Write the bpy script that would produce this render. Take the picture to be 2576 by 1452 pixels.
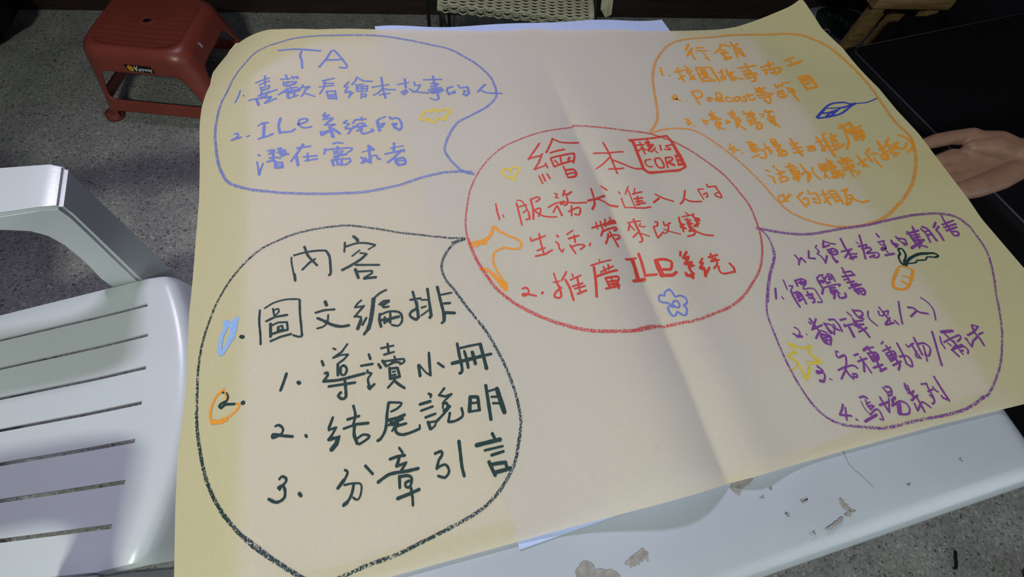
import bpy, bmesh, math, random
from mathutils import Vector, Matrix, noise
from mathutils.bvhtree import BVHTree
for o in list(bpy.data.objects): bpy.data.objects.remove(o)
SC = bpy.context.scene
COL = SC.collection
PI = math.pi
random.seed(7)

# ---------------------------------------------------------------- camera, world, lights, exposure
cam = bpy.data.objects.new('camera', bpy.data.cameras.new('camera'))
cam.data.sensor_width = 36; cam.data.lens = 1150/2576*36
cam.data.clip_start = .02; cam.data.clip_end = 60
cam.location = (-.2776, -.3663, 1.2339); cam.rotation_euler = (.46582, -.08051, -.22642)
COL.objects.link(cam); SC.camera = cam

world = bpy.data.worlds.new('world'); SC.world = world; world.use_nodes = True
world.node_tree.nodes['Background'].inputs[0].default_value = (.62, .66, .80, 1)
world.node_tree.nodes['Background'].inputs[1].default_value = .09

def area_light(name, loc, size, sizey, energy, color, aim):
    l = bpy.data.lights.new(name, 'AREA'); l.shape = 'RECTANGLE'; l.size = size; l.size_y = sizey
    l.energy = energy; l.color = color
    o = bpy.data.objects.new(name, l); o.location = loc
    o.rotation_euler = (Vector(aim)-Vector(loc)).to_track_quat('-Z', 'Y').to_euler(); COL.objects.link(o)
    return o
area_light('ceiling_light', (-.80, -1.52, 2.35), .34, .16, 39, (.96, 1.0, .86), (-.4, .0, .7))
rear_light = area_light('ceiling_light', (-.58, 1.22, 2.32), .34, .16, 10, (.88, .80, 1.0), (-.50, -.62, .3))
rear_light.data.spread = math.radians(95)      # beam narrowed on purpose, to keep the floor right under it dark
area_light('doorway_daylight', (2.3, -3.1, 1.25), 2.4, 1.5, 30, (.80, .86, 1.0), (.3, -.4, .6))

vs = SC.view_settings
vs.view_transform = 'Standard'; vs.look = 'None'; vs.gamma = 1; vs.use_curve_mapping = False
vs.exposure = -.08

# ---------------------------------------------------------------- materials
def mat(name, col, rough=.5, spec=.5, noise_scale=None, noise_amt=.12, bump=0, bump_scale=200, metal=0, coat=0):
    m = bpy.data.materials.new(name); m.use_nodes = True
    nt = m.node_tree; b = nt.nodes['Principled BSDF']
    b.inputs['Base Color'].default_value = (*col, 1); b.inputs['Roughness'].default_value = rough
    b.inputs['Specular IOR Level'].default_value = spec; b.inputs['Metallic'].default_value = metal
    b.inputs['Coat Weight'].default_value = coat
    tc = nt.nodes.new('ShaderNodeTexCoord')
    if noise_scale:
        n = nt.nodes.new('ShaderNodeTexNoise'); n.inputs['Scale'].default_value = noise_scale; n.inputs['Detail'].default_value = 6
        nt.links.new(tc.outputs['Object'], n.inputs['Vector'])
        mp = nt.nodes.new('ShaderNodeMapRange'); mp.inputs['From Min'].default_value = .3; mp.inputs['From Max'].default_value = .7
        mp.inputs['To Min'].default_value = 1-noise_amt; mp.inputs['To Max'].default_value = 1+noise_amt
        mx = nt.nodes.new('ShaderNodeVectorMath'); mx.operation = 'SCALE'; mx.inputs[0].default_value = col
        nt.links.new(n.outputs['Fac'], mp.inputs['Value']); nt.links.new(mp.outputs['Result'], mx.inputs['Scale'])
        nt.links.new(mx.outputs['Vector'], b.inputs['Base Color'])
    if bump:
        n2 = nt.nodes.new('ShaderNodeTexNoise'); n2.inputs['Scale'].default_value = bump_scale; n2.inputs['Detail'].default_value = 3
        nt.links.new(tc.outputs['Object'], n2.inputs['Vector'])
        bp = nt.nodes.new('ShaderNodeBump'); bp.inputs['Strength'].default_value = bump; bp.inputs['Distance'].default_value = .002
        nt.links.new(n2.outputs['Fac'], bp.inputs['Height']); nt.links.new(bp.outputs['Normal'], b.inputs['Normal'])
    return m

def sheet_mat(name, refl, trans, fleck=.04):
    """thin paper: a diffuse face that also lets part of the light through to what lies under it"""
    m = bpy.data.materials.new(name); m.use_nodes = True; nt = m.node_tree
    nt.nodes.remove(nt.nodes['Principled BSDF']); out = nt.nodes['Material Output']
    tc = nt.nodes.new('ShaderNodeTexCoord')
    n = nt.nodes.new('ShaderNodeTexNoise'); n.inputs['Scale'].default_value = 260; n.inputs['Detail'].default_value = 5
    nt.links.new(tc.outputs['Object'], n.inputs['Vector'])
    mp = nt.nodes.new('ShaderNodeMapRange'); mp.inputs['From Min'].default_value = .3; mp.inputs['From Max'].default_value = .7
    mp.inputs['To Min'].default_value = 1-fleck; mp.inputs['To Max'].default_value = 1+fleck
    nt.links.new(n.outputs['Fac'], mp.inputs['Value'])
    sc = nt.nodes.new('ShaderNodeVectorMath'); sc.operation = 'SCALE'; sc.inputs[0].default_value = refl
    nt.links.new(mp.outputs['Result'], sc.inputs['Scale'])
    d = nt.nodes.new('ShaderNodeBsdfDiffuse'); nt.links.new(sc.outputs['Vector'], d.inputs['Color'])
    t = nt.nodes.new('ShaderNodeBsdfTranslucent'); t.inputs['Color'].default_value = (*trans, 1)
    bp = nt.nodes.new('ShaderNodeBump'); bp.inputs['Strength'].default_value = .12; bp.inputs['Distance'].default_value = .001
    nt.links.new(n.outputs['Fac'], bp.inputs['Height']); nt.links.new(bp.outputs['Normal'], d.inputs['Normal'])
    a = nt.nodes.new('ShaderNodeAddShader'); nt.links.new(d.outputs[0], a.inputs[0]); nt.links.new(t.outputs[0], a.inputs[1])
    nt.links.new(a.outputs[0], out.inputs['Surface'])
    return m

def crayon_mat(name, col, gap=.42, scale=900, soft=.10):
    """wax crayon: the stroke breaks up where it skipped over the grain of the paper"""
    m = bpy.data.materials.new(name); m.use_nodes = True; nt = m.node_tree
    b = nt.nodes['Principled BSDF']; out = nt.nodes['Material Output']
    b.inputs['Base Color'].default_value = (*col, 1); b.inputs['Roughness'].default_value = .6; b.inputs['Specular IOR Level'].default_value = .25
    tc = nt.nodes.new('ShaderNodeTexCoord')
    n = nt.nodes.new('ShaderNodeTexNoise'); n.inputs['Scale'].default_value = scale; n.inputs['Detail'].default_value = 3
    nt.links.new(tc.outputs['Object'], n.inputs['Vector'])
    mp = nt.nodes.new('ShaderNodeMapRange'); mp.inputs['From Min'].default_value = gap-soft; mp.inputs['From Max'].default_value = gap+soft
    mp.clamp = True
    nt.links.new(n.outputs['Fac'], mp.inputs['Value'])
    tr = nt.nodes.new('ShaderNodeBsdfTransparent'); mx = nt.nodes.new('ShaderNodeMixShader')
    nt.links.new(mp.outputs['Result'], mx.inputs['Fac']); nt.links.new(tr.outputs[0], mx.inputs[1]); nt.links.new(b.outputs[0], mx.inputs[2])
    nt.links.new(mx.outputs[0], out.inputs['Surface'])
    return m

def terrazzo_mat():
    m = bpy.data.materials.new('terrazzo'); m.use_nodes = True; nt = m.node_tree; b = nt.nodes['Principled BSDF']
    tc = nt.nodes.new('ShaderNodeTexCoord')
    def ramp(src, stops):
        r = nt.nodes.new('ShaderNodeValToRGB'); nt.links.new(src, r.inputs['Fac'])
        e = r.color_ramp.elements; e[0].position, e[0].color = stops[0][0], (*stops[0][1], 1); e[1].position, e[1].color = stops[-1][0], (*stops[-1][1], 1)
        for p, c in stops[1:-1]: x = e.new(p); x.color = (*c, 1)
        return r
    def mixm(a, bb, mode, fac=1):
        x = nt.nodes.new('ShaderNodeMix'); x.data_type = 'RGBA'; x.blend_type = mode; x.inputs[0].default_value = fac
        nt.links.new(a, x.inputs[6]); nt.links.new(bb, x.inputs[7]); return x.outputs[2]
    v = nt.nodes.new('ShaderNodeTexVoronoi'); v.inputs['Scale'].default_value = 210; v.inputs['Randomness'].default_value = 1
    nt.links.new(tc.outputs['Object'], v.inputs['Vector'])
    sep = nt.nodes.new('ShaderNodeSeparateColor'); nt.links.new(v.outputs['Color'], sep.inputs[0])
    chips = ramp(sep.outputs[0], [(0, (.05, .052, .056)), (.06, (.13, .134, .135)), (.2, (.175, .18, .18)), (.8, (.215, .22, .218)), (.97, (.26, .26, .26)), (1, (.36, .36, .35))])
    n = nt.nodes.new('ShaderNodeTexNoise'); n.inputs['Scale'].default_value = 95; n.inputs['Detail'].default_value = 8; n.inputs['Roughness'].default_value = .75
    nt.links.new(tc.outputs['Object'], n.inputs['Vector'])
    sp = ramp(n.outputs['Fac'], [(.30, (.40, .40, .42)), (.42, (.86, .86, .86)), (.62, (1.12, 1.12, 1.10))])
    n2 = nt.nodes.new('ShaderNodeTexNoise'); n2.inputs['Scale'].default_value = 7; n2.inputs['Detail'].default_value = 5
    nt.links.new(tc.outputs['Object'], n2.inputs['Vector'])
    cl = ramp(n2.outputs['Fac'], [(.3, (1.0, 1.01, 1.03)), (.7, (1.5, 1.49, 1.45))])
    c = mixm(mixm(chips.outputs[0], sp.outputs[0], 'MULTIPLY'), cl.outputs[0], 'MULTIPLY')
    nt.links.new(c, b.inputs['Base Color']); b.inputs['Roughness'].default_value = .62; b.inputs['Specular IOR Level'].default_value = .3
    bp = nt.nodes.new('ShaderNodeBump'); bp.inputs['Strength'].default_value = .25; bp.inputs['Distance'].default_value = .001
    nt.links.new(n.outputs['Fac'], bp.inputs['Height']); nt.links.new(bp.outputs['Normal'], b.inputs['Normal'])
    return m

def wood_mat(name, c1, c2, scale=6, rough=.45):
    m = bpy.data.materials.new(name); m.use_nodes = True; nt = m.node_tree; b = nt.nodes['Principled BSDF']
    tc = nt.nodes.new('ShaderNodeTexCoord'); mp = nt.nodes.new('ShaderNodeMapping'); mp.inputs['Scale'].default_value = (1, 12, 12)
    n = nt.nodes.new('ShaderNodeTexNoise'); n.inputs['Scale'].default_value = scale; n.inputs['Detail'].default_value = 8; n.inputs['Distortion'].default_value = .6
    nt.links.new(tc.outputs['Object'], mp.inputs[0]); nt.links.new(mp.outputs[0], n.inputs['Vector'])
    r = nt.nodes.new('ShaderNodeValToRGB'); r.color_ramp.elements[0].position = .35; r.color_ramp.elements[0].color = (*c1, 1)
    r.color_ramp.elements[1].position = .68; r.color_ramp.elements[1].color = (*c2, 1)
    nt.links.new(n.outputs['Fac'], r.inputs[0]); nt.links.new(r.outputs[0], b.inputs['Base Color']); b.inputs['Roughness'].default_value = rough
    return m

M_floor = terrazzo_mat()
M_wall = wood_mat('dark_stained_wood', (.010, .005, .004), (.026, .012, .009), 5, .5)
M_poster = sheet_mat('cream_poster_paper', (.362, .344, .166), (.39, .340, .50))
M_bluesheet = sheet_mat('light_blue_paper', (.36, .44, .66), (.12, .16, .2))
M_whitesheet = mat('white_paper', (.50, .53, .62), .9, .1, 120, .04)
M_table = mat('white_table_laminate', (.335, .380, .430), .26, .5, 9, .04, .05, 300)
M_tabledirt = mat('brown_grey_dirt', (.235, .23, .215), .8, .2, 150, .25)
M_chair = mat('white_plastic', (.47, .52, .54), .32, .5, 5, .03, .06, 350)
M_red = mat('red_plastic', (.20, .040, .028), .36, .5, 8, .10, .08, 400)
M_redfoot = mat('worn_red_plastic', (.15, .035, .028), .6, .3, 60, .3)
M_black = mat('black_enamel', (.008, .008, .009), .4, .5, 20, .1)
M_cord = mat('woven_paper_cord', (.33, .33, .235), .8, .2, 120, .18)
M_wood = wood_mat('honey_pine', (.13, .080, .030), (.24, .155, .070), 5, .4)
M_uphol = mat('black_vinyl', (.003, .003, .0045), .7, .12, 40, .2, .15, 500)
M_piping = mat('slate_piping', (.030, .030, .045), .5, .4, 60, .1)
M_bagcloth = mat('black_cloth', (.0035, .0035, .004), .9, .1, 30, .3, .3, 300)
M_skin = mat('skin', (.185, .105, .070), .5, .35, 55, .10, .25, 450)
M_sleeve = mat('dark_sleeve_cloth', (.008, .008, .012), .9, .1, 60, .3)
M_label_hole = mat('black_label_and_hole', (.004, .005, .005), .35, .5, 50, .05)  # also the painted dark of the stool's finger hole
M_labelwhite = mat('white_print', (.62, .62, .62), .5, .3, 50, .03)
M_labelorange = mat('orange_print', (.55, .26, .015), .5, .3, 50, .05)
M_sticker = mat('white_sticker', (.42, .42, .50), .5, .3, 50, .05)
M_plasticbag = mat('pale_lilac_bag_plastic', (.24, .24, .38), .4, .5, 20, .15, .3, 60)
M_baggreen = mat('dark_green_print', (.012, .024, .020), .5, .3, 30, .2)
M_baglet = mat('pale_green_print', (.07, .10, .10), .5, .3, 40, .2)
M_bluescrap = mat('pale_blue_scrap', (.09, .15, .22), .6, .3, 40, .1)
M_shoe = mat('black_shoe_rubber', (.006, .006, .006), .6, .3, 40, .2)
INK = {'blue': (.125, .165, .43), 'navy': (.035, .055, .33), 'red': (.47, .050, .035), 'orange': (.60, .24, .022), 'purple': (.16, .045, .22),
       'green': (.010, .032, .030), 'yellow': (.52, .40, .035), 'skyblue': (.22, .36, .60)}
M_ink = {k: mat('crayon_'+k, c, .6, .25, 900, .22) for k, c in INK.items()}
M_line = {k: crayon_mat('crayon_line_'+k, c, .47, 750, .05) for k, c in INK.items()}

# ---------------------------------------------------------------- helpers
def obj(name, bm, m, parent=None, smooth=True, mods=()):
    me = bpy.data.meshes.new(name)
    if isinstance(bm, bmesh.types.BMesh):
        bmesh.ops.recalc_face_normals(bm, faces=bm.faces[:]); bm.to_mesh(me); bm.free()
    else:
        me.from_pydata(bm[0], [], bm[1])
    me.update()
    if smooth: me.polygons.foreach_set('use_smooth', [True]*len(me.polygons))
    me.materials.append(m)
    o = bpy.data.objects.new(name, me); COL.objects.link(o)
    if parent: o.parent = parent
    return o
def thing(name, label, cat, loc=(0, 0, 0), rz=0, group=None):
    o = bpy.data.objects.new(name, None); COL.objects.link(o); o.location = loc; o.rotation_euler = (0, 0, rz)
    o.empty_display_size = .05; o['label'] = label; o['category'] = cat
    if group: o['group'] = group
    return o
def tag(o, label, cat, group=None):
    o['label'] = label; o['category'] = cat
    if group: o['group'] = group
    return o
def box(bm, x0, x1, y0, y1, z0, z1, bev=0, seg=2):
    r = bmesh.ops.create_cube(bm, size=1)
    for v in r['verts']:
        v.co = Vector(((x0+x1)/2+v.co.x*(x1-x0), (y0+y1)/2+v.co.y*(y1-y0), (z0+z1)/2+v.co.z*(z1-z0)))
    if bev:
        es = list({e for v in r['verts'] for e in v.link_edges})
        bmesh.ops.bevel(bm, geom=es, offset=bev, segments=seg, affect='EDGES', profile=.6)
    return bm
def tube(bm, pts, rad, n=10, cap=True, ends=None):
    """round tube along pts; rad a number or a list"""
    P = [Vector(p) for p in pts]; R = rad if isinstance(rad, (list, tuple)) else [rad]*len(P)
    rings = []; up = None
    for i, p in enumerate(P):
        t = (P[min(i+1, len(P)-1)]-P[max(i-1, 0)]).normalized()
        if up is None: up = t.orthogonal().normalized()
        up = (up-t*up.dot(t)).normalized(); w = t.cross(up)
        rings.append([bm.verts.new(p+(up*math.cos(a)+w*math.sin(a))*R[i]) for a in (2*PI*k/n for k in range(n))])
    for a, b in zip(rings, rings[1:]):
        for k in range(n): bm.faces.new((a[k], a[(k+1) % n], b[(k+1) % n], b[k]))
    if cap:
        bm.faces.new(list(reversed(rings[0]))); bm.faces.new(rings[-1])
    return bm
def auto_sharp(o, ang=.6):
    o.data.set_sharp_from_angle(angle=ang)
    return o

# ---------------------------------------------------------------- the room
bm = bmesh.new(); box(bm, -4.2, 4.2, -3.6, 2.6, -.08, 0); f = obj('floor', bm, M_floor, smooth=False); f['kind'] = 'structure'
# the dark wooden front that closes the room behind the stools stands at a slight angle to the table
wall = bpy.data.objects.new('wall_back', None); COL.objects.link(wall); wall['kind'] = 'structure'
wall.location = (-.355, 1.578, 0); wall.rotation_euler = (0, 0, math.radians(-6.95))
bm = bmesh.new(); box(bm, -3.2, 3.6, .02, .12, 0, 2.6); obj('wall_board', bm, M_wall, wall, False)
bm = bmesh.new(); box(bm, -3.2, 3.6, 0, .03, 0, .10, .004); obj('plinth', bm, M_wall, wall, False)
for k in range(8):
    bm = bmesh.new(); box(bm, -3.1+k*.84, -3.1+k*.84+.80, .004, .03, .125, 1.0, .008); obj('panel', bm, M_wall, wall, False)
bm = bmesh.new(); box(bm, -3.2, 3.6, -.004, .03, 1.02, 1.09, .006); obj('rail', bm, M_wall, wall, False)

def crease_x(y):
    P = [(-.60, .006), (-.395, -.004), (-.209, -.011), (-.068, -.017), (.036, -.021), (.124, -.028), (.357, -.039), (.6, -.05)]
    for (a, xa), (b, xb) in zip(P, P[1:]):
        if y <= b: return xa + (xb-xa)*(y-a)/(b-a)
    return P[-1][1]
def paper_z(x, y):
    """height of the poster above the floor: folded down the middle, sagging past the table's left edge, held up at its right"""
    t = min(1, max(0, (-.27-y)/.11)); t = t*t*(3-2*t)
    z = .7312-.0072*t*min(1, max(0, (x+.50)/.1))
    d = x - crease_x(y)
    amp = min(1, max(0, (.30-y)/.3))
    if d < 0: z += amp*.0225*(-d/.070)*math.exp(.5-.5*(d/.070)**2)
    else: z += amp*.0100*(d/.034)*math.exp(.5-.5*(d/.034)**2)
    s = min(.2, -.47 - x)
    if s > 0: z -= 1.1*s*s + .10*s
    s = (-x-.36)+(y-.26)-.10
    if s > 0: z -= .65*min(s, .3)**2
    s = min(.3, x-.38)
    if s > 0: z += .55*s*s
    s = min(.35, (x-.35)+(y-.2)-.08)
    if s > 0: z += .9*s*s
    s = y-.30
    if s > 0: z += .03*s*math.sin((x+.02)*19)*min(1, s/.05)*(1 if -.45 < x < .4 else 0)*min(1, (x+.45)/.1, (.4-x)/.1)
    return z

# ---------------------------------------------------------------- white table
TX0, TX1, TY0, TY1, TZ = -.495, .390, -.4894, .305, .720
TR = math.radians(1.43)
table = thing('folding_table', 'worn white table with rounded edge and dirt stains, under the big cream poster', 'table', ((TX0+TX1)/2, (TY0+TY1)/2, 0), TR)
def rr(hx, hy, r, n=8):
    """rounded rectangle outline"""
    out = []
    for cx, cy, a0 in ((hx-r, hy-r, 0), (-hx+r, hy-r, PI/2), (-hx+r, -hy+r, PI), (hx-r, -hy+r, 3*PI/2)):
        for k in range(n+1):
            a = a0+PI/2*k/n; out.append((cx+r*math.cos(a), cy+r*math.sin(a)))
    return out
def loft(bm, rings, cap0=True, cap1=True):
    R = [[bm.verts.new(p) for p in ring] for ring in rings]
    for a, b in zip(R, R[1:]):
        n = len(a)
        for k in range(n): bm.faces.new((a[k], a[(k+1) % n], b[(k+1) % n], b[k]))
    if cap0: bm.faces.new(list(reversed(R[0])))
    if cap1: bm.faces.new(R[-1])
    return bm
hx, hy = (TX1-TX0)/2, (TY1-TY0)/2
bm = bmesh.new(); rings = []
prof = [(-.012, -.034), (-.004, -.034), (0, -.031), (.0005, -.024), (-.002, -.0175), (-.008, -.0115), (-.015, -.0070), (-.022, -.0034), (-.029, -.0010), (-.035, -.0001), (-.045, 0), (-.10, 0)]
for d, dz in prof: rings.append([(x, y, TZ+dz) for x, y in rr(hx+d, hy+d, max(.03+d, .004) if d > -.03 else .012)])
loft(bm, rings); auto_sharp(obj('table_top', bm, M_table, table), 1.2)
bm = bmesh.new()
for x0, x1, y0, y1 in ((-hx+.03, hx-.03, -hy+.03, -hy+.05), (-hx+.03, hx-.03, hy-.05, hy-.03), (-hx+.03, -hx+.05, -hy+.05, hy-.05), (hx-.05, hx-.03, -hy+.05, hy-.05)):
    box(bm, x0, x1, y0, y1, TZ-.075, TZ-.0345)
obj('apron', bm, M_table, table, False)
for sx in (-1, 1):
    for sy in (-1, 1):
        bm = bmesh.new(); x, y = sx*(hx-.075), sy*(hy-.075)
        tube(bm, [(x, y, 0), (x, y, TZ-.035)], [.016, .021], 14); l = obj('leg', bm, M_table, table)
# dirt patches and a hair on the table top
def decal(name, parent, pts, m, z, jag=.0, org=(0, 0)):
    P = []
    for i, (x, y) in enumerate(pts):
        x2, y2 = pts[(i+1) % len(pts)]
        for k in range(6):
            t = k/6; P.append((x+(x2-x)*t+random.uniform(-jag, jag), y+(y2-y)*t+random.uniform(-jag, jag)))
    bm = bmesh.new(); top = [bm.verts.new(((x-org[0])+(y-org[1])*TR, (y-org[1])-(x-org[0])*TR, z)) for x, y in P]
    fc = bm.faces.new(top); bmesh.ops.triangulate(bm, faces=[fc])
    r = bmesh.ops.extrude_face_region(bm, geom=bm.faces[:])
    for v in r['geom']:
        if isinstance(v, bmesh.types.BMVert): v.co.z += .0002
    return obj(name, bm, m, parent, False)
TO = ((TX0+TX1)/2, (TY0+TY1)/2)
for pts in ([(-.002, -.399), (.008, -.391), (.018, -.393), (.028, -.397), (.021, -.401), (.010, -.404), (.004, -.410)],
            [(-.137, -.439), (-.124, -.434), (-.116, -.431), (-.111, -.437), (-.113, -.443), (-.117, -.440), (-.124, -.443), (-.133, -.444)],
            [(-.190, -.444), (-.187, -.434), (-.178, -.428), (-.171, -.430), (-.166, -.438), (-.152, -.441), (-.145, -.4475), (-.160, -.452), (-.186, -.452)],
            [(.112, -.437), (.116, -.437), (.119, -.446), (.1245, -.451), (.120, -.452), (.112, -.446)],
            [(.080, -.4605), (.090, -.457), (.100, -.4545), (.108, -.4535), (.104, -.457), (.090, -.461)],
            [(.110, -.451), (.121, -.450), (.115, -.456)],
            [(.069, -.4285), (.078, -.4275), (.077, -.4305), (.070, -.4305)],
            [(.046, -.436), (.050, -.436), (.0505, -.4395), (.047, -.4395)],
            [(.063, -.461), (.069, -.4595), (.069, -.4605)], [(.026, -.416), (.032, -.414), (.030, -.4165)], [(.040, -.410), (.0435, -.409), (.043, -.412)],
            [(.278, -.431), (.281, -.431), (.2805, -.4345), (.2785, -.4345)], [(.198, -.441), (.203, -.4415), (.200, -.4430)],
            [(-.300, -.447), (-.290, -.443), (-.286, -.449), (-.296, -.452)]):
    decal('stain', table, pts, M_tabledirt, TZ+.0004, .0010, TO)
bm = bmesh.new(); tube(bm, [((x-TO[0])+(y-TO[1])*TR, (y-TO[1])-(x-TO[0])*TR, TZ+.0006) for x, y in [(.145, -.392), (.1435, -.407), (.147, -.415), (.152, -.423), (.158, -.435)]], .00035, 5)
obj('hair', bm, M_tabledirt, table)

# ---------------------------------------------------------------- poster
PB = {'left': [(-0.5465, 0.481), (-0.5609, 0.4634), (-0.5691, 0.4335), (-0.5789, 0.4045), (-0.5749, 0.3749), (-0.5688, 0.3398), (-0.5719, 0.3142), (-0.5723, 0.2775), (-0.5698, 0.241), (-0.566, 0.2069), (-0.561, 0.1577), (-0.5572, 0.0867), (-0.5572, 0.0233), (-0.5571, -0.0346), (-0.5581, -0.0876), (-0.5546, -0.1609), (-0.5559, -0.2001), (-0.5577, -0.2445), (-0.5561, -0.29), (-0.5545, -0.3116), (-0.5515, -0.3528), (-0.549, -0.3955)] ,'top': [(-0.5465, 0.481), (-0.5103, 0.4604), (-0.482, 0.4441), (-0.4555, 0.4268), (-0.3892, 0.4007), (-0.2985, 0.3814), (-0.2224, 0.3732), (-0.0672, 0.3596), (-0.0456, 0.3608), (-0.0181, 0.3565), (0.0016, 0.3493), (0.0655, 0.3428), (0.1026, 0.3415), (0.1248, 0.3397), (0.1531, 0.3329), (0.22, 0.325), (0.2582, 0.3218), (0.3051, 0.3187), (0.3461, 0.3204), (0.3876, 0.3267), (0.4224, 0.3314), (0.4543, 0.3337), (0.4723, 0.3398)] ,'right': [(0.4723, 0.3398), (0.4761, 0.3316), (0.4831, 0.2978), (0.4874, 0.271), (0.5042, 0.2225), (0.5119, 0.1748), (0.5209, 0.1232), (0.5213, 0.0719), (0.5254, 0.0168), (0.522, -0.065), (0.5204, -0.1166), (0.5172, -0.1491), (0.5202, -0.234), (0.5351, -0.3947)] ,'bottom': [(-0.549, -0.3955), (-0.3599, -0.3977), (-0.2377, -0.3969), (-0.0011, -0.3954), (0.1414, -0.3935), (0.2797, -0.393), (0.4011, -0.395), (0.5351, -0.3947)] ,}
def arc(pl, n):
    P = [Vector((*p, 0)) for p in pl]; L = [0]
    for a, b in zip(P, P[1:]): L.append(L[-1]+(b-a).length)
    out = []
    for k in range(n+1):
        s = L[-1]*k/n; i = 0
        while i < len(L)-2 and L[i+1] < s: i += 1
        t = (s-L[i])/max(1e-9, L[i+1]-L[i]); out.append(P[i].lerp(P[i+1], t))
    return out
def smooth_line(l, it=2):
    for _ in range(it): l = [l[0]]+[(l[i-1]+l[i]*2+l[i+1])/4 for i in range(1, len(l)-1)]+[l[-1]]
    return l
NU, NV = 250, 190
top, bot = smooth_line(arc(PB['top'], NU)), smooth_line(arc(PB['bottom'], NU))
lef, rig = smooth_line(arc(PB['left'], NV)), smooth_line(arc(PB['right'], NV))
G = []
for j in range(NV+1):
    v = j/NV; row = []
    for i in range(NU+1):
        u = i/NU
        p = (1-v)*top[i]+v*bot[i]+(1-u)*lef[j]+u*rig[j]-((1-u)*(1-v)*top[0]+u*(1-v)*top[-1]+(1-u)*v*bot[0]+u*v*bot[-1])
        row.append(p)
    ic = min(range(NU+1), key=lambda i: abs(row[i].x-crease_x(row[i].y)))
    sh = crease_x(row[ic].y)-row[ic].x                       # a column of the mesh runs along the fold
    for i in range(NU+1): row[i].x += sh*max(0, 1-abs(i-ic)/12) if 0 < j < NV or True else 0
    G.append(row)
PV = [(p.x, p.y, paper_z(p.x, p.y)) for row in G for p in row]
PF = [(j*(NU+1)+i, (j+1)*(NU+1)+i, (j+1)*(NU+1)+i+1, j*(NU+1)+i+1) for j in range(NV) for i in range(NU)]
poster = thing('poster', 'large cream sheet of paper with crayon bubbles and handwriting, creased down the middle', 'poster', (0, 0, 0))
sheet = obj('sheet', (PV, PF), M_poster, poster)
sheet['label'] = 'cream paper sheet folded down the middle'
bvh = BVHTree.FromPolygons([Vector(v) for v in PV], PF)

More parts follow.
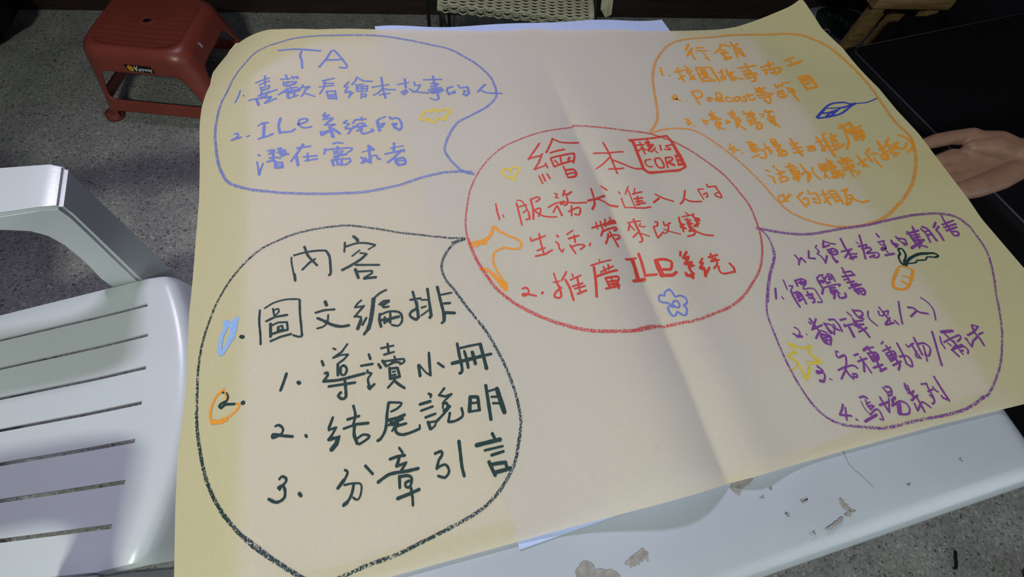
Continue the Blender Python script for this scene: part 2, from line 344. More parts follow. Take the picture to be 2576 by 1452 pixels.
# crayon marks, in tenths of a millimetre on the sheet: ~ curved stroke, - straight strokes, first number the stroke's width
INKDATA = '''G writing blue
-39 -4518,3553 -4271,3532 -3870,3408
~36 -4155,3450 -4180,3340 -4158,3217 -4154,3029
~36 -3904,3026 -3788,3208 -3682,3397 -3586,3249 -3487,3003 -3514,2960 -3597,2979
-36 -3802,3177 -3537,3158
G writing blue
~30 -5073,2749 -5092,2628 -5134,2503
-30 -5015,2612 -5010,2599
-29 -4839,2825 -4633,2874
-28 -4698,2943 -4697,2730
-29 -4783,2758 -4632,2809
~28 -4758,2704 -4738,2558
-28 -4751,2667 -4631,2711 -4637,2651 -4733,2609
-28 -4710,2637 -4676,2630
-36 -4789,2514 -4525,2601
-28 -4755,2563 -4743,2492
~27 -4642,2583 -4675,2503 -4708,2491
-27 -4928,2464 -4603,2468
-41 -4817,2454 -4781,2321
-27 -4754,2453 -4603,2451
-35 -4696,2340 -4537,2417
-35 -4691,2347 -4609,2452
-34 -4397,2908 -4376,2807
-28 -4472,2820 -4335,2819
-28 -4311,2869 -4290,2805
-29 -4278,2839 -4220,2849
-28 -4215,2804 -4244,2817
-28 -4433,2762 -4429,2674
-28 -4428,2744 -4348,2751 -4406,2689
-28 -4337,2749 -4245,2738 -4281,2681
-28 -4395,2653 -4269,2706
-28 -4509,2489 -4384,2600 -4237,2624
-28 -4349,2681 -4307,2538 -4453,2532
-46 -4379,2565 -4371,2412
-28 -4365,2394 -4230,2444
-36 -4283,2570 -4286,2434
-28 -4352,2502 -4205,2542
-33 -4340,2543 -4193,2575
-28 -4156,2656 -4169,2606 -4055,2609
-28 -4157,2613 -4215,2586
-28 -4055,2609 -4143,2517
~28 -4113,2582 -4144,2483 -4186,2412
~28 -4133,2473 -4061,2430 -3995,2387
-29 -3871,2707 -3694,2747
-29 -3857,2653 -3712,2634
-28 -3923,2583 -3709,2590
~28 -3832,2685 -3862,2549 -3925,2428
-28 -3825,2475 -3799,2318
-28 -3825,2467 -3698,2467 -3686,2286
-28 -3812,2396 -3697,2390
-28 -3808,2362 -3700,2348
-36 -3799,2318 -3685,2303
~29 -3489,2632 -3566,2536 -3502,2537 -3557,2414 -3474,2429
-28 -3474,2429 -3508,2288
-28 -3442,2399 -3506,2313
~29 -3357,2731 -3388,2646 -3447,2568
-29 -3358,2722 -3270,2631 -3135,2604
-29 -3394,2558 -3276,2560
-28 -3373,2529 -3382,2417
-29 -3374,2512 -3214,2517 -3242,2398
-28 -3370,2415 -3242,2398
-28 -3298,2510 -3306,2407
-29 -3366,2467 -3231,2458
-28 -3321,2374 -3331,2256
-28 -3316,2356 -3248,2330 -3276,2282
-28 -3321,2305 -3265,2277
-35 -2991,2676 -2995,2436 -2977,2216
-29 -3153,2474 -2898,2502
~29 -3001,2436 -3057,2357 -3145,2299
~29 -2980,2416 -2887,2386 -2816,2377
-29 -3063,2297 -2901,2310
-29 -2767,2485 -2594,2507
-35 -2642,2595 -2651,2390
-34 -2658,2338 -2727,2312 -2692,2255 -2636,2317 -2663,2347
-29 -2503,2504 -2512,2433 -2420,2429
~29 -2426,2430 -2491,2315 -2561,2289
~29 -2600,2365 -2524,2293 -2326,2234
-30 -2361,2538 -2079,2506
~38 -2203,2599 -2203,2433 -2193,2216 -2188,2092
-30 -2257,2441 -2143,2415 -2181,2375 -2267,2380
-30 -2273,2336 -2115,2320
-29 -2322,2298 -2096,2281
-29 -2311,2249 -2113,2256
-29 -2278,2221 -2142,2226
-29 -2096,2281 -2109,2238
~29 -2188,2092 -2229,2064 -2312,2113
~29 -2005,2310 -2020,2295 -2043,2227 -2019,2151
-30 -2014,2294 -1935,2316
-38 -2037,2226 -2019,2151
-29 -2019,2151 -1921,2214 -1923,2169 -2010,2167
-30 -1850,2338 -1835,2279
-30 -1826,2259 -1713,2265
-38 -1713,2265 -1713,2126 -1760,2073 -1808,2119
-30 -1787,2197 -1755,2172 -1797,2144
-39 -1435,2263 -1576,2124
~30 -1523,2140 -1426,2061 -1220,2000
~29 -5118,1849 -5084,1853 -5061,1814 -5082,1783 -5160,1742
-39 -5144,1751 -5070,1757 -5025,1757
-29 -4938,1745 -4908,1752
-21 -4789,1909 -4728,1940
-31 -4739,1943 -4647,1941
-44 -4700,1941 -4710,1675
-33 -4781,1656 -4652,1681 -4584,1716
~39 -4480,2004 -4508,1867 -4492,1710
-36 -4494,1726 -4334,1725 -4285,1765
~31 -4250,1845 -4135,1884 -4112,1928 -4155,1950 -4221,1935 -4239,1875 -4208,1800 -4150,1768 -4063,1779
-29 -3864,2030 -3901,1962
-35 -3900,1970 -3811,1974 -3898,1898
-29 -3898,1898 -3764,1911 -3841,1834
~29 -3760,1894 -3887,1785
-29 -3887,1785 -3739,1780 -3825,1721
-51 -3813,1735 -3780,1537
-44 -3937,1660 -3929,1597 -3828,1660
-34 -3844,1662 -3938,1645
-39 -3766,1690 -3679,1584
-29 -3568,1835 -3622,1787 -3540,1759
-29 -3540,1759 -3606,1690 -3542,1657
-29 -3596,1665 -3535,1672
-34 -3482,1704 -3570,1568
-32 -3489,1768 -3451,1826 -3304,1822
-29 -3362,1870 -3351,1804
-29 -3378,1752 -3436,1729 -3474,1671
-29 -3367,1750 -3323,1728 -3372,1688
-34 -3439,1689 -3305,1686
-32 -3446,1604 -3376,1641 -3428,1680
~37 -3374,1656 -3386,1580 -3351,1536 -3213,1578
-32 -3213,1578 -3243,1614
~30 -3017,1830 -3113,1794 -3158,1737
-53 -3141,1742 -3130,1566
-35 -3118,1683 -3048,1705 -3083,1638 -3123,1636
-41 -2961,1813 -2942,1778
~35 -2932,1769 -2872,1784 -2820,1736 -2807,1605 -2843,1539
-40 -2931,1672 -2916,1606 -2850,1533
-30 -2931,1672 -2874,1671 -2902,1620
G writing blue
-30 -4778,1361 -4756,1338
~24 -4795,1237 -4781,1149 -4764,1006
-36 -4770,1104 -4762,1005
-24 -4713,1194 -4738,1110 -4762,1005
-29 -4657,1407 -4590,1418 -4621,1358
-29 -4646,1347 -4590,1353 -4580,1237
-31 -4662,1207 -4600,1225 -4565,1213
-32 -4631,1273 -4570,1278
-29 -4569,1408 -4595,1211
-30 -4528,1424 -4475,1431 -4507,1384
-32 -4528,1358 -4445,1389 -4497,1324
-32 -4487,1323 -4384,1307
-32 -4429,1387 -4425,1299 -4477,1285
-29 -4559,1276 -4488,1251
-40 -4555,1204 -4555,1091
-31 -4550,1175 -4468,1169 -4464,1077 -4550,1084
-29 -4530,1130 -4469,1106
-30 -4272,1400 -4092,1410
-37 -4186,1461 -4247,1345 -4302,1251
-27 -4301,1258 -4355,1166
-41 -4285,1278 -4264,1088
-30 -4188,1226 -4010,1221
-32 -4134,1284 -4138,1147
-29 -4169,1152 -4007,1163
~31 -3787,1409 -3732,1423 -3658,1400
-32 -3899,1329 -3914,1235
~30 -3900,1307 -3728,1311 -3541,1290 -3561,1241 -3605,1218
-32 -3732,1348 -3735,1208
-27 -3790,1275 -3759,1249
-27 -3792,1232 -3766,1213
-28 -3699,1269 -3662,1249
-27 -3701,1232 -3671,1198
-35 -3790,1166 -3618,1190
-34 -3692,1202 -3794,1101
-41 -3820,1105 -3799,1009
-30 -3814,1118 -3581,1104 -3574,1052 -3642,998
-34 -3752,1094 -3746,1015
-34 -3694,1086 -3695,999
-29 -3736,1020 -3642,998
-37 -3310,1307 -3307,982
-31 -3310,1307 -3242,1215 -3302,1216
-20 -3407,1195 -3302,1216
-32 -3431,1103 -3375,1058
-37 -3368,1079 -3429,994
-35 -3429,994 -3328,1043 -3280,1095
-32 -3422,1087 -3312,983
-30 -3257,1113 -3214,1099 -3209,1047 -3173,1027
-36 -2953,1299 -2975,1129
-23 -3016,1210 -2830,1227
-33 -3098,1111 -2829,1144
-23 -2833,1114 -2827,1158 -2894,1109
~38 -2867,1150 -2968,1046 -3077,953
-47 -2964,987 -2965,929 -2932,887
-38 -2974,996 -2862,1008 -2836,952 -2849,888 -2943,882
-25 -2945,962 -2847,954
G doodle_cloud yellow
~36 -2438,1826 -2416,1856 -2358,1847 -2338,1819 -2306,1872 -2271,1866 -2242,1819 -2154,1846 -2072,1830 -2050,1784 -2096,1725 -2138,1725 -2137,1658 -2177,1629 -2251,1687 -2294,1637 -2335,1604 -2390,1629 -2390,1711 -2442,1678 -2506,1680 -2515,1739 -2497,1786 -2439,1818
G doodle_heart yellow
~31 -1445,426 -1465,462 -1502,497 -1556,478 -1548,388 -1447,296 -1431,247 -1401,352 -1325,414 -1331,461 -1392,485 -1452,458
G writing red
-29 -934,831 -1045,699 -1167,559
-29 -1163,573 -982,590
-28 -950,623 -1044,463 -1133,359
-28 -1133,359 -954,397
-28 -955,436 -946,342
-27 -1100,230 -1088,87
-27 -1051,246 -1042,118
-27 -987,237 -968,144
~31 -710,917 -783,792 -889,630
~34 -716,917 -605,848 -448,855 -295,891
-32 -832,623 -588,701
-29 -857,514 -852,350
-33 -849,521 -625,583 -453,640 -475,555 -535,433
-32 -852,350 -535,473
-30 -702,555 -729,388
-30 -811,470 -781,413
-32 -557,542 -605,472
-29 -717,349 -712,136
~37 -711,272 -569,296 -559,213 -616,155 -712,136
-31 -723,196 -554,244
~29 47,789 65,601 64,383 60,179
-29 -140,640 55,572 293,578
~27 53,494 -66,413 -178,371
~32 75,434 227,320 357,250 501,244
-29 -29,292 127,254 186,262
G writing red
-25 -1755,-39 -1763,-175 -1757,-298
-20 -1702,-238 -1700,-277
~25 -1493,-117 -1495,-285 -1501,-467
~20 -1479,-76 -1429,-93 -1396,-177 -1375,-313
-29 -1374,-307 -1382,-406 -1428,-403
-25 -1476,-182 -1376,-184
-25 -1443,-290 -1395,-262
-29 -1302,-118 -1307,-272 -1340,-427
~27 -1297,-120 -1209,-109 -1187,-149 -1247,-176
~25 -1308,-298 -1227,-286 -1221,-327 -1267,-407
~24 -1292,-316 -1229,-401 -1148,-451 -1045,-481
-21 -978,-114 -946,-135 -987,-185 -946,-194
-29 -832,-86 -879,-173
-27 -865,-142 -809,-162 -739,-120
~26 -831,-180 -843,-278 -891,-329 -937,-262
~26 -949,-305 -892,-257
~26 -1116,-310 -1005,-273 -897,-276 -739,-308 -571,-299
-25 -1005,-312 -1072,-404
-29 -997,-320 -976,-479
-25 -808,-348 -854,-503
~27 -877,-435 -716,-381 -709,-433 -754,-502 -804,-484
-35 -408,-34 -425,-225 -455,-326 -522,-408
-34 -541,-267 -388,-211 -207,-112
~32 -385,-204 -261,-232 -99,-342
-25 -206,69 -149,-34
-18 -22,-124 -12,-163
-20 -19,-236 -23,-350 -17,-399 106,-440
-28 104,-446 238,-467 339,-451
-21 129,-79 50,-192
-19 111,-146 106,-311 109,-447
-20 217,-119 170,-212
-27 145,-215 305,-186
-29 139,-297 276,-291
-27 202,-258 171,-405
-29 151,-347 249,-345
-29 138,-397 278,-381
-29 506,-228 615,-310 744,-370
-30 541,-300 417,-376
~29 995,-211 903,-370 828,-427
~28 917,-336 1006,-406 1163,-436
~23 1197,-229 1203,-331 1209,-404
-24 1200,-222 1281,-228
~23 1239,-323 1304,-304 1292,-360 1259,-376
-27 1371,-154 1362,-204 1488,-210
~29 1485,-217 1500,-380 1475,-419 1413,-373
~24 1474,-325 1414,-344 1422,-382
G core_box red
-48 543,825 505,252 554,175 626,157
-37 528,822 930,826 1123,840
-42 1123,840 1155,753 1167,397 1167,195
-47 1161,703 1186,378 1180,208
-53 493,818 544,775 506,221
-35 1177,201 1040,153 531,183
-41 642,163 878,169 1082,162
-32 553,710 702,715
-29 649,769 646,639 648,527
-29 668,662 562,596
-29 665,622 701,610
-26 776,805 796,770
-49 739,744 796,753 756,685 826,693
~48 841,699 761,628 730,583
~26 861,632 759,556
-23 828,580 860,528
-31 948,668 931,574
~28 1127,651 1030,641 1067,603 1089,575 1052,565 993,582
~28 699,420 606,404 582,342 600,288 668,276
~33 852,427 771,421 748,330 769,251 846,249 866,331 852,427
-30 936,407 905,234
~31 933,416 1032,417 1032,370 928,323
-47 953,319 1021,263
-30 1118,436 1097,259
-48 1109,429 1195,432
-47 1106,343 1198,345
-47 1091,260 1192,268
G writing red
-28 -633,-715 -478,-666
-25 -543,-626 -556,-728
-33 -469,-606 -477,-729
-34 -372,-554 -420,-678
-36 -275,-509 -283,-564
-54 -324,-598 -212,-557
-43 -436,-654 -206,-575
-30 -489,-762 -542,-841
~31 -483,-762 -337,-699 -230,-666 -238,-701 -297,-731
-30 -413,-793 -466,-899 -513,-957
~28 -456,-873 -356,-811 -231,-797 -248,-839 -317,-875
-37 -376,-762 -347,-886 -331,-990
-21 -63,-630 102,-660
-28 -41,-659 -82,-743
-19 -46,-676 -14,-767
~20 88,-700 63,-725 96,-754 134,-756
-28 23,-607 29,-764 35,-918
~26 35,-918 26,-959 -11,-963
-25 10,-821 -59,-862
-18 53,-849 137,-917
~25 297,-706 340,-708 309,-765 239,-786
-26 245,-787 240,-889 241,-959 364,-872
~26 439,-703 429,-769 539,-726
-26 493,-771 440,-861
-20 437,-868 372,-898
~21 390,-827 475,-869 620,-916
-33 715,-645 687,-723 709,-732
-33 703,-731 686,-769 743,-769
-36 722,-773 669,-808 738,-835
-35 705,-798 680,-881
-23 844,-578 875,-624
-23 767,-641 921,-631
-20 782,-693 838,-680
-28 803,-716 868,-711
-28 792,-755 845,-748
-27 793,-782 872,-772
-32 808,-790 797,-829 838,-848
-30 953,-615 928,-673 972,-700 931,-721
-35 931,-721 998,-738
-37 995,-704 944,-763 922,-827
-35 967,-780 875,-820
-37 829,-813 818,-865 772,-885
-27 813,-890 865,-871
~27 712,-963 817,-950 848,-909
~27 789,-874 854,-896 967,-973 1086,-1006
-23 -1442,-678 -1440,-733
-26 -1445,-732 -1341,-723 -1262,-713
-25 -1324,-656 -1336,-785 -1339,-956
-23 -1407,-887 -1304,-879
-27 -1444,-957 -1322,-967 -1227,-933
-32 -1118,-751 -1109,-772
-23 -1156,-836 -1131,-874 -1139,-942 -1115,-1002
-19 -1114,-997 -1089,-963
-22 -994,-767 -903,-726
-27 -992,-834 -850,-815
-26 -908,-798 -923,-903
-25 -998,-928 -964,-1059
~24 -998,-963 -899,-944 -817,-971 -889,-1017
-22 -733,-945 -757,-985
G writing red
~24 -1702,-1344 -1652,-1342 -1634,-1391 -1665,-1437 -1714,-1439 -1713,-1412 -1645,-1437 -1564,-1482
-30 -1493,-1470 -1476,-1459
-22 -1291,-1252 -1289,-1374
~27 -1289,-1374 -1275,-1466 -1281,-1561 -1311,-1584 -1360,-1553 -1333,-1503 -1254,-1461
-20 -1326,-1368 -1250,-1375
-24 -1140,-1275 -1225,-1372
-30 -1182,-1374 -1159,-1501 -1160,-1661
-20 -1085,-1324 -1083,-1369
-24 -1125,-1396 -988,-1367
-24 -1039,-1387 -1061,-1598
-24 -1125,-1484 -996,-1475
-24 -1107,-1521 -979,-1517
-28 -1094,-1595 -981,-1576
-20 -694,-1192 -695,-1226
-21 -831,-1265 -529,-1207
-35 -796,-1288 -836,-1494 -887,-1684
-23 -733,-1371 -529,-1298
-26 -672,-1303 -663,-1373
-27 -595,-1274 -608,-1342
-31 -808,-1422 -492,-1356
-30 -699,-1459 -687,-1593
~32 -694,-1460 -533,-1448 -513,-1471 -567,-1537 -608,-1557
-29 -692,-1516 -555,-1504
-29 -679,-1556 -604,-1546
-26 -625,-1466 -631,-1588
-29 -743,-1602 -609,-1590 -542,-1560 -574,-1614
-36 -289,-1182 -122,-1159
-68 -178,-1174 -185,-1309 -215,-1479
-43 -308,-1509 -111,-1476
-34 -74,-1114 -75,-1240 -91,-1427
-36 -96,-1431 35,-1467
-63 91,-1279 89,-1385 93,-1503
~39 104,-1271 207,-1288 282,-1328 274,-1375 224,-1440 133,-1421
-34 122,-1424 224,-1440
-49 84,-1500 222,-1527
-41 222,-1527 295,-1491
-37 492,-1195 458,-1255
-37 585,-1201 484,-1294 564,-1286
-32 494,-1300 538,-1315
-42 582,-1275 482,-1379
-41 467,-1384 591,-1362 509,-1429
-31 506,-1435 605,-1412
-46 510,-1453 525,-1526 498,-1595
-31 421,-1507 460,-1557 550,-1528
~29 428,-1519 412,-1554 491,-1571
-31 775,-1326 704,-1385 757,-1392
-36 748,-1397 669,-1461 741,-1463
-31 690,-1481 731,-1486
-40 736,-1487 699,-1590
-33 818,-1468 721,-1557
-28 923,-1267 913,-1341
-33 868,-1321 1007,-1306
-31 963,-1349 875,-1384 1002,-1380
-30 964,-1399 943,-1444 872,-1494
~28 949,-1470 933,-1540 969,-1589 1135,-1588
-35 1121,-1457 1151,-1530 1138,-1594
G doodle_flower blue
~23 106,-1701 43,-1726 28,-1770 -17,-1737 -45,-1781 -38,-1828 31,-1871 59,-1913
~25 82,-1942 26,-1912 8,-1965 28,-2042 64,-2044 91,-2009 121,-2045 168,-2079 211,-2024 218,-1982 194,-1950 252,-1928 266,-1870 212,-1816 139,-1816 132,-1753 106,-1701
~24 109,-1868 76,-1891 92,-1940 133,-1962 153,-1924 140,-1877 109,-1868
G doodle_horse orange
-44 -2212,-554 -2142,-563 -2069,-561
-55 -2070,-567 -1996,-560 -1948,-529
-44 -1954,-534 -1901,-479 -1866,-389
-38 -1865,-383 -1829,-411 -1802,-481
~30 -1799,-470 -1697,-573 -1610,-649 -1573,-709 -1581,-766 -1607,-788
~28 -1607,-792 -1691,-775 -1774,-733 -1856,-735 -1924,-765 -1951,-818 -1967,-896 -1949,-1027 -1920,-1126 -1892,-1200
-32 -1801,-720 -1764,-736
-22 -2121,-562 -2090,-617
-39 -2123,-573 -2127,-621
-39 -2071,-573 -2046,-603
-39 -2027,-559 -2006,-613
-31 -2041,-580 -1972,-548
-39 -2185,-572 -2172,-611
~38 -2147,-958 -2088,-966 -2031,-1031 -1982,-1133 -1941,-1221
-31 -2004,-1048 -1949,-1164 -1901,-1220
-45 -1963,-1138 -1908,-1252
-61 -1941,-1221 -1903,-1275
-71 -1892,-1222 -1899,-1298
G writing orange
-39 2366,2864 2245,2707
-45 2384,2744 2208,2564
-38 2316,2657 2319,2468
-32 2463,2746 2593,2741
-35 2432,2675 2639,2651
~31 2542,2609 2560,2492 2571,2397
-31 2514,2476 2570,2428
~39 2968,2785 2881,2665 2752,2574
-40 2966,2781 3067,2741 3125,2713
-43 2904,2631 2972,2623
-39 2856,2562 3010,2554
-39 2952,2614 2863,2393
-42 2882,2516 2931,2437
-49 2863,2393 3017,2437
-40 3187,2826 3183,2717
-40 3297,2769 3179,2674
-42 3179,2674 3132,2413
-39 3184,2652 3285,2630 3274,2428 3236,2464
-40 3195,2575 3260,2579
-39 3188,2512 3261,2514
-43 1610,2331 1581,2147
-36 1699,2132 1702,2124
-37 1821,2195 1988,2224
-37 1906,2294 1896,2127 1896,1951
-33 1965,2098 1825,2028
-30 2054,2327 2084,2273
-34 2031,2219 2104,2250
-37 2093,2241 2031,2149
~37 2137,2206 2058,2107 2091,2063 2118,1971
-33 2134,2077 2032,2012 2048,1980 2111,2041
-36 2241,2253 2220,1900
-38 2241,2253 2513,2234
-43 2511,2230 2520,1871
-40 2228,1919 2450,1915
-37 2297,2176 2391,2184
-37 2298,2126 2385,2135
-37 2343,2211 2312,2075
-37 2241,2083 2396,2094
-37 2304,2056 2375,2047 2336,1993 2294,2018
-37 2253,1974 2375,2047
-37 2344,2011 2408,1954
-34 2605,2088 2701,2096
-37 2679,2149 2629,1975
-34 2600,1979 2681,1989 2661,1932 2580,1903 2600,1979
-37 2778,2147 2750,2040 2889,2073
~37 2851,2057 2749,1940 2815,1873
~37 2741,2021 2849,1928 2973,1882
~37 2858,1946 2803,1894 2751,1881
-39 3011,2149 3369,2176
~41 3195,2253 3184,2107 3225,1940 3182,1826 3101,1801
-35 3039,2064 3190,2086
-38 3040,2003 3178,2016
-38 3041,1943 3268,1995 3286,1953
-38 3035,1884 3225,1910
-43 3440,2116 3716,2186
-42 3656,2256 3604,2096
-38 3428,2046 3628,2052
-45 3499,2048 3454,1931
~38 3574,2038 3673,2047 3607,1953 3553,1970
~45 3669,2068 3799,2072 3757,1995 3656,1926 3583,1966
-31 3967,2221 4190,2283
-35 4065,2255 4064,2149
-51 3978,2094 4277,2167
-57 4017,1777 4017,1637 4012,1490
~51 4017,1777 4157,1804 4226,1761 4225,1621 4213,1504
-53 4017,1499 4211,1515
-44 4023,1676 4201,1715
-40 4030,1605 4174,1640
-34 4000,1719 4174,1750
G writing orange
~31 1556,1619 1598,1669 1631,1646 1602,1576 1535,1585 1552,1610 1659,1541
-16 1746,1529 1765,1490
~41 1931,1709 1935,1568 1945,1411
~39 1931,1709 2049,1712 2090,1641 2045,1572 1952,1557
~35 2166,1519 2139,1522 2118,1460 2181,1470 2212,1522 2170,1527
~32 2337,1636 2309,1481 2340,1421 2399,1422
~35 2333,1627 2408,1598 2395,1507 2321,1442 2263,1459 2272,1495 2367,1510
~29 2552,1467 2514,1509 2453,1489 2464,1404 2587,1416
~35 2709,1483 2635,1484 2573,1417 2645,1398 2700,1466 2716,1407
~36 2801,1490 2770,1456 2801,1415 2754,1365 2717,1379
~32 2884,1535 2866,1425 2893,1374 2976,1419
-36 2836,1485 2969,1496
-36 3075,1644 3090,1585 3170,1651
-33 3175,1631 3171,1593 3278,1637
-36 3081,1567 3190,1572
-36 3039,1544 3243,1526
-36 3168,1574 3136,1483
-36 3031,1469 3338,1475
-36 3046,1410 3262,1419
-32 3290,1501 3209,1304 3151,1265 3113,1335
-36 3117,1372 3146,1312
-34 3490,1688 3477,1592 3560,1659 3589,1626
-37 3584,1617 3638,1689 3785,1699
~40 3563,1523 3462,1507 3409,1409 3462,1364 3538,1392
-37 3438,1462 3548,1467 3505,1415
-36 3485,1380 3577,1405
-40 3656,1578 3714,1542
~40 3724,1560 3766,1496 3712,1455 3640,1493
~47 3724,1560 3706,1388 3720,1263
G writing orange
-30 1585,1131 1627,1099 1563,1065
-33 1563,1065 1632,1046 1559,1005
-21 1555,1144 1585,1131
-33 1652,966 1656,962
~27 1844,1086 1845,1025 1863,970
-30 1846,1059 1926,1048 1897,1000 1857,988
-31 2005,1178 2104,1191
-34 2076,1239 2043,1119
-34 2010,1141 2090,1130
-34 2008,1089 2115,1091
-34 1990,1065 2167,1049
-33 2051,1013 2096,989 2029,843
-33 2050,996 2013,931 2038,893
-30 2104,1005 2128,967 2030,877
-39 2060,882 2121,830
-28 2235,1013 2211,946 2290,979 2248,1011
-31 2339,1158 2459,1150
-34 2425,1200 2384,1071
-34 2347,1112 2452,1106
-34 2356,1057 2478,1040
-34 2402,1033 2385,939 2351,840
-34 2400,998 2484,995 2405,893
-34 2381,931 2443,940
~33 2391,877 2435,836 2478,778
-28 2611,1165 2632,1090
-35 2596,1104 2789,1095
-34 2748,1146 2742,1075
-34 2651,1069 2706,1062
-34 2609,1013 2774,1052
-34 2589,945 2767,982
-34 2725,1041 2707,920
-34 2669,960 2600,865
-34 2725,899 2606,864
-34 2720,918 2803,853 2761,772 2678,749
-40 2736,863 2672,767
-28 2869,1066 2938,1056
-35 2880,1002 2934,1021
-32 3016,1136 3034,1043
-35 2973,1097 3107,1096 3126,1076
-35 3066,1075 2998,1003 3100,971
-34 2954,947 3002,842
-34 2972,953 3077,956 3039,802
-34 2973,899 3064,904
-34 2965,856 3056,861
-37 3003,790 3061,816 3078,752
G doodle_leaf navy
~35 3827,850 4003,970 4224,1089 4463,1087 4574,1025 4660,1023
~34 3839,831 4058,832 4299,861 4544,975 4673,1020
~25 4100,1018 4259,994 4372,985 4554,992
-35 3841,848 4064,996
-28 4372,985 4253,934 4132,856
-32 3988,917 4126,921 4277,948
-41 4125,894 4272,940
-28 4004,841 4121,913
-25 4013,858 4127,847
~31 4394,970 4564,1007 4656,1014
~21 4643,1017 4847,993 5054,1030
G writing orange
~29 2078,533 2054,455 2014,428 2180,387
-34 2117,470 2052,350
-34 2185,321 2192,314
-30 2365,523 2444,512
~35 2389,487 2372,341 2416,318
-35 2388,470 2474,474
-35 2395,428 2495,446
-35 2400,370 2480,390
-43 2402,402 2407,328
~35 2416,318 2513,345 2571,295 2558,216 2509,175 2435,194
-26 2293,213 2453,256
-29 2631,451 2654,266
-35 2592,349 2689,359
-38 2691,309 2642,243
-29 2775,496 2776,363
-36 2788,519 2854,510 2856,434 2783,403
-36 2781,453 2838,453
-36 2780,370 2888,387
-35 2891,378 2774,280
-35 2791,311 2918,259 2911,194 2826,167
-29 2813,274 2748,179
-35 2862,259 2787,173
-41 3125,478 3128,276 3146,118
-33 3075,401 3079,342
-36 3206,390 3097,323
-33 3058,279 3232,294
-35 3024,193 3208,215
-30 3329,288 3301,201 3423,199 3445,287 3329,288
-36 3321,247 3443,246
-42 3587,453 3591,274 3581,158 3545,197
-33 3520,352 3647,367
-33 3659,263 3527,166
~37 3777,511 3717,459 3690,377
~57 3706,392 3685,209 3682,36
-43 3876,488 3863,369
-34 3811,394 3947,433
-36 3771,314 3901,346
-33 3829,374 3778,145
-36 3744,234 3876,256
~33 3711,155 3824,171 3987,246
-36 3895,312 3870,198
-34 4119,632 4192,618
-34 4075,560 4337,652
~42 4182,602 4125,411 4079,264 3966,140
-30 4192,521 4193,486
-36 4179,488 4345,544
-36 4309,605 4296,536
-36 4173,454 4480,550
-36 4338,617 4316,497
-36 4203,431 4445,469 4391,358
-33 4223,392 4416,423
-36 4297,465 4286,328
-36 4394,480 4359,330
-36 4221,341 4435,384
-30 4206,292 4276,313
-36 4407,338 4330,259
-33 4247,336 4235,269 4324,320
G writing orange
-34 2407,-46 2446,-76
-31 2576,14 2560,-15
-25 2394,-149 2431,-181
-33 2459,-193 2434,-303
-31 2583,-50 2607,-109
-34 2555,-155 2689,-122
-33 2617,-102 2596,-230
-27 2547,-207 2538,-312
-28 2574,-219 2670,-219 2681,-275 2558,-300
-42 2846,11 2810,-141
-34 2752,-45 2903,-37
-31 2775,-104 2927,-81
-34 2793,-146 2933,-145 2832,-299
-42 2815,-157 2790,-277
-31 2791,-200 2905,-195
-39 2764,-273 2882,-261
-36 2833,-175 2817,-327
~34 3016,-23 3027,-128 3033,-238 2960,-365
~31 2925,-221 3041,-177 3080,-230 3024,-314 2960,-365
~31 3179,-120 3148,-210 3158,-289 3199,-350
-26 3315,-70 3433,-112
-34 3324,-79 3294,-201 3385,-216 3422,-118
-35 3324,-127 3420,-134
-34 3315,-165 3398,-170
-28 3342,-240 3269,-338
-34 3318,-291 3338,-364
-34 3504,6 3524,-222
-32 3402,-91 3574,-70
-35 3415,-141 3577,-135
-35 3539,-32 3528,-191
-35 3415,-189 3586,-168
-34 3450,-226 3436,-365
-34 3441,-240 3593,-249 3565,-385
-29 3441,-287 3602,-281
-37 3395,-350 3649,-320
-34 3554,-242 3488,-373
-38 3666,-84 3885,-37
-44 3761,-1 3805,-186
-41 3845,-31 3838,-111
-35 3678,-134 3923,-92
-38 3682,-199 3903,-170
-38 3646,-257 3875,-214
-43 3809,-41 3786,-263
-34 3790,-280 3756,-400
~29 3754,-290 3842,-288 3911,-315 3836,-366
-35 4057,-17 4068,-182 4108,-254
-32 3968,-181 4174,-105
-34 4018,-238 4097,-204
-35 4338,87 4217,-14
-40 4239,-2 4226,-180
-35 4306,-32 4409,-37
~37 4297,-113 4305,-212 4321,-296
~48 4548,185 4532,36 4544,-100 4499,-172 4425,-156
-34 4477,15 4664,90
-43 4578,-25 4428,-107
-35 4767,210 4680,137
-43 4677,155 4666,5 4629,-87
-48 4645,-7 4783,-7
-34 4706,46 4859,92
~36 4791,92 4795,-11 4868,-46 4979,42
-42 4618,-51 4681,-82
-37 4633,-146 4752,-100
~42 4942,224 5020,151 5041,-9 4984,-78 4890,-119
G writing orange
~32 2427,-540 2375,-539 2332,-619 2385,-642 2446,-580 2431,-533
-27 2458,-508 2441,-637 2474,-650
-32 2475,-599 2549,-538 2569,-563
-30 2776,-531 2644,-598
~35 2650,-599 2666,-689 2687,-793
~29 2713,-653 2790,-636 2776,-707 2734,-758 2692,-736
-27 2873,-517 2860,-574 2974,-578
~32 2974,-578 2965,-709 2921,-760 2850,-719
~30 2857,-662 2906,-670 2903,-699
-32 3102,-547 3080,-699 3090,-818
-27 3023,-623 3154,-623
-35 3088,-686 3028,-763
-33 3092,-701 3159,-683
-30 3195,-577 3201,-792
~33 3201,-578 3296,-594 3301,-721 3297,-838
-27 3196,-644 3305,-647
-33 3192,-696 3313,-701
-33 3193,-762 3313,-767
-33 3404,-611 3525,-586
~35 3508,-590 3439,-655 3405,-753 3339,-859
~33 3427,-697 3515,-712 3485,-781 3364,-863
~30 3418,-755 3510,-785 3606,-853 3737,-845
G writing purple
~26 2098,-1502 2114,-1594 2074,-1655
-29 2096,-1616 2166,-1559 2192,-1633
-29 2330,-1480 2270,-1584 2358,-1606
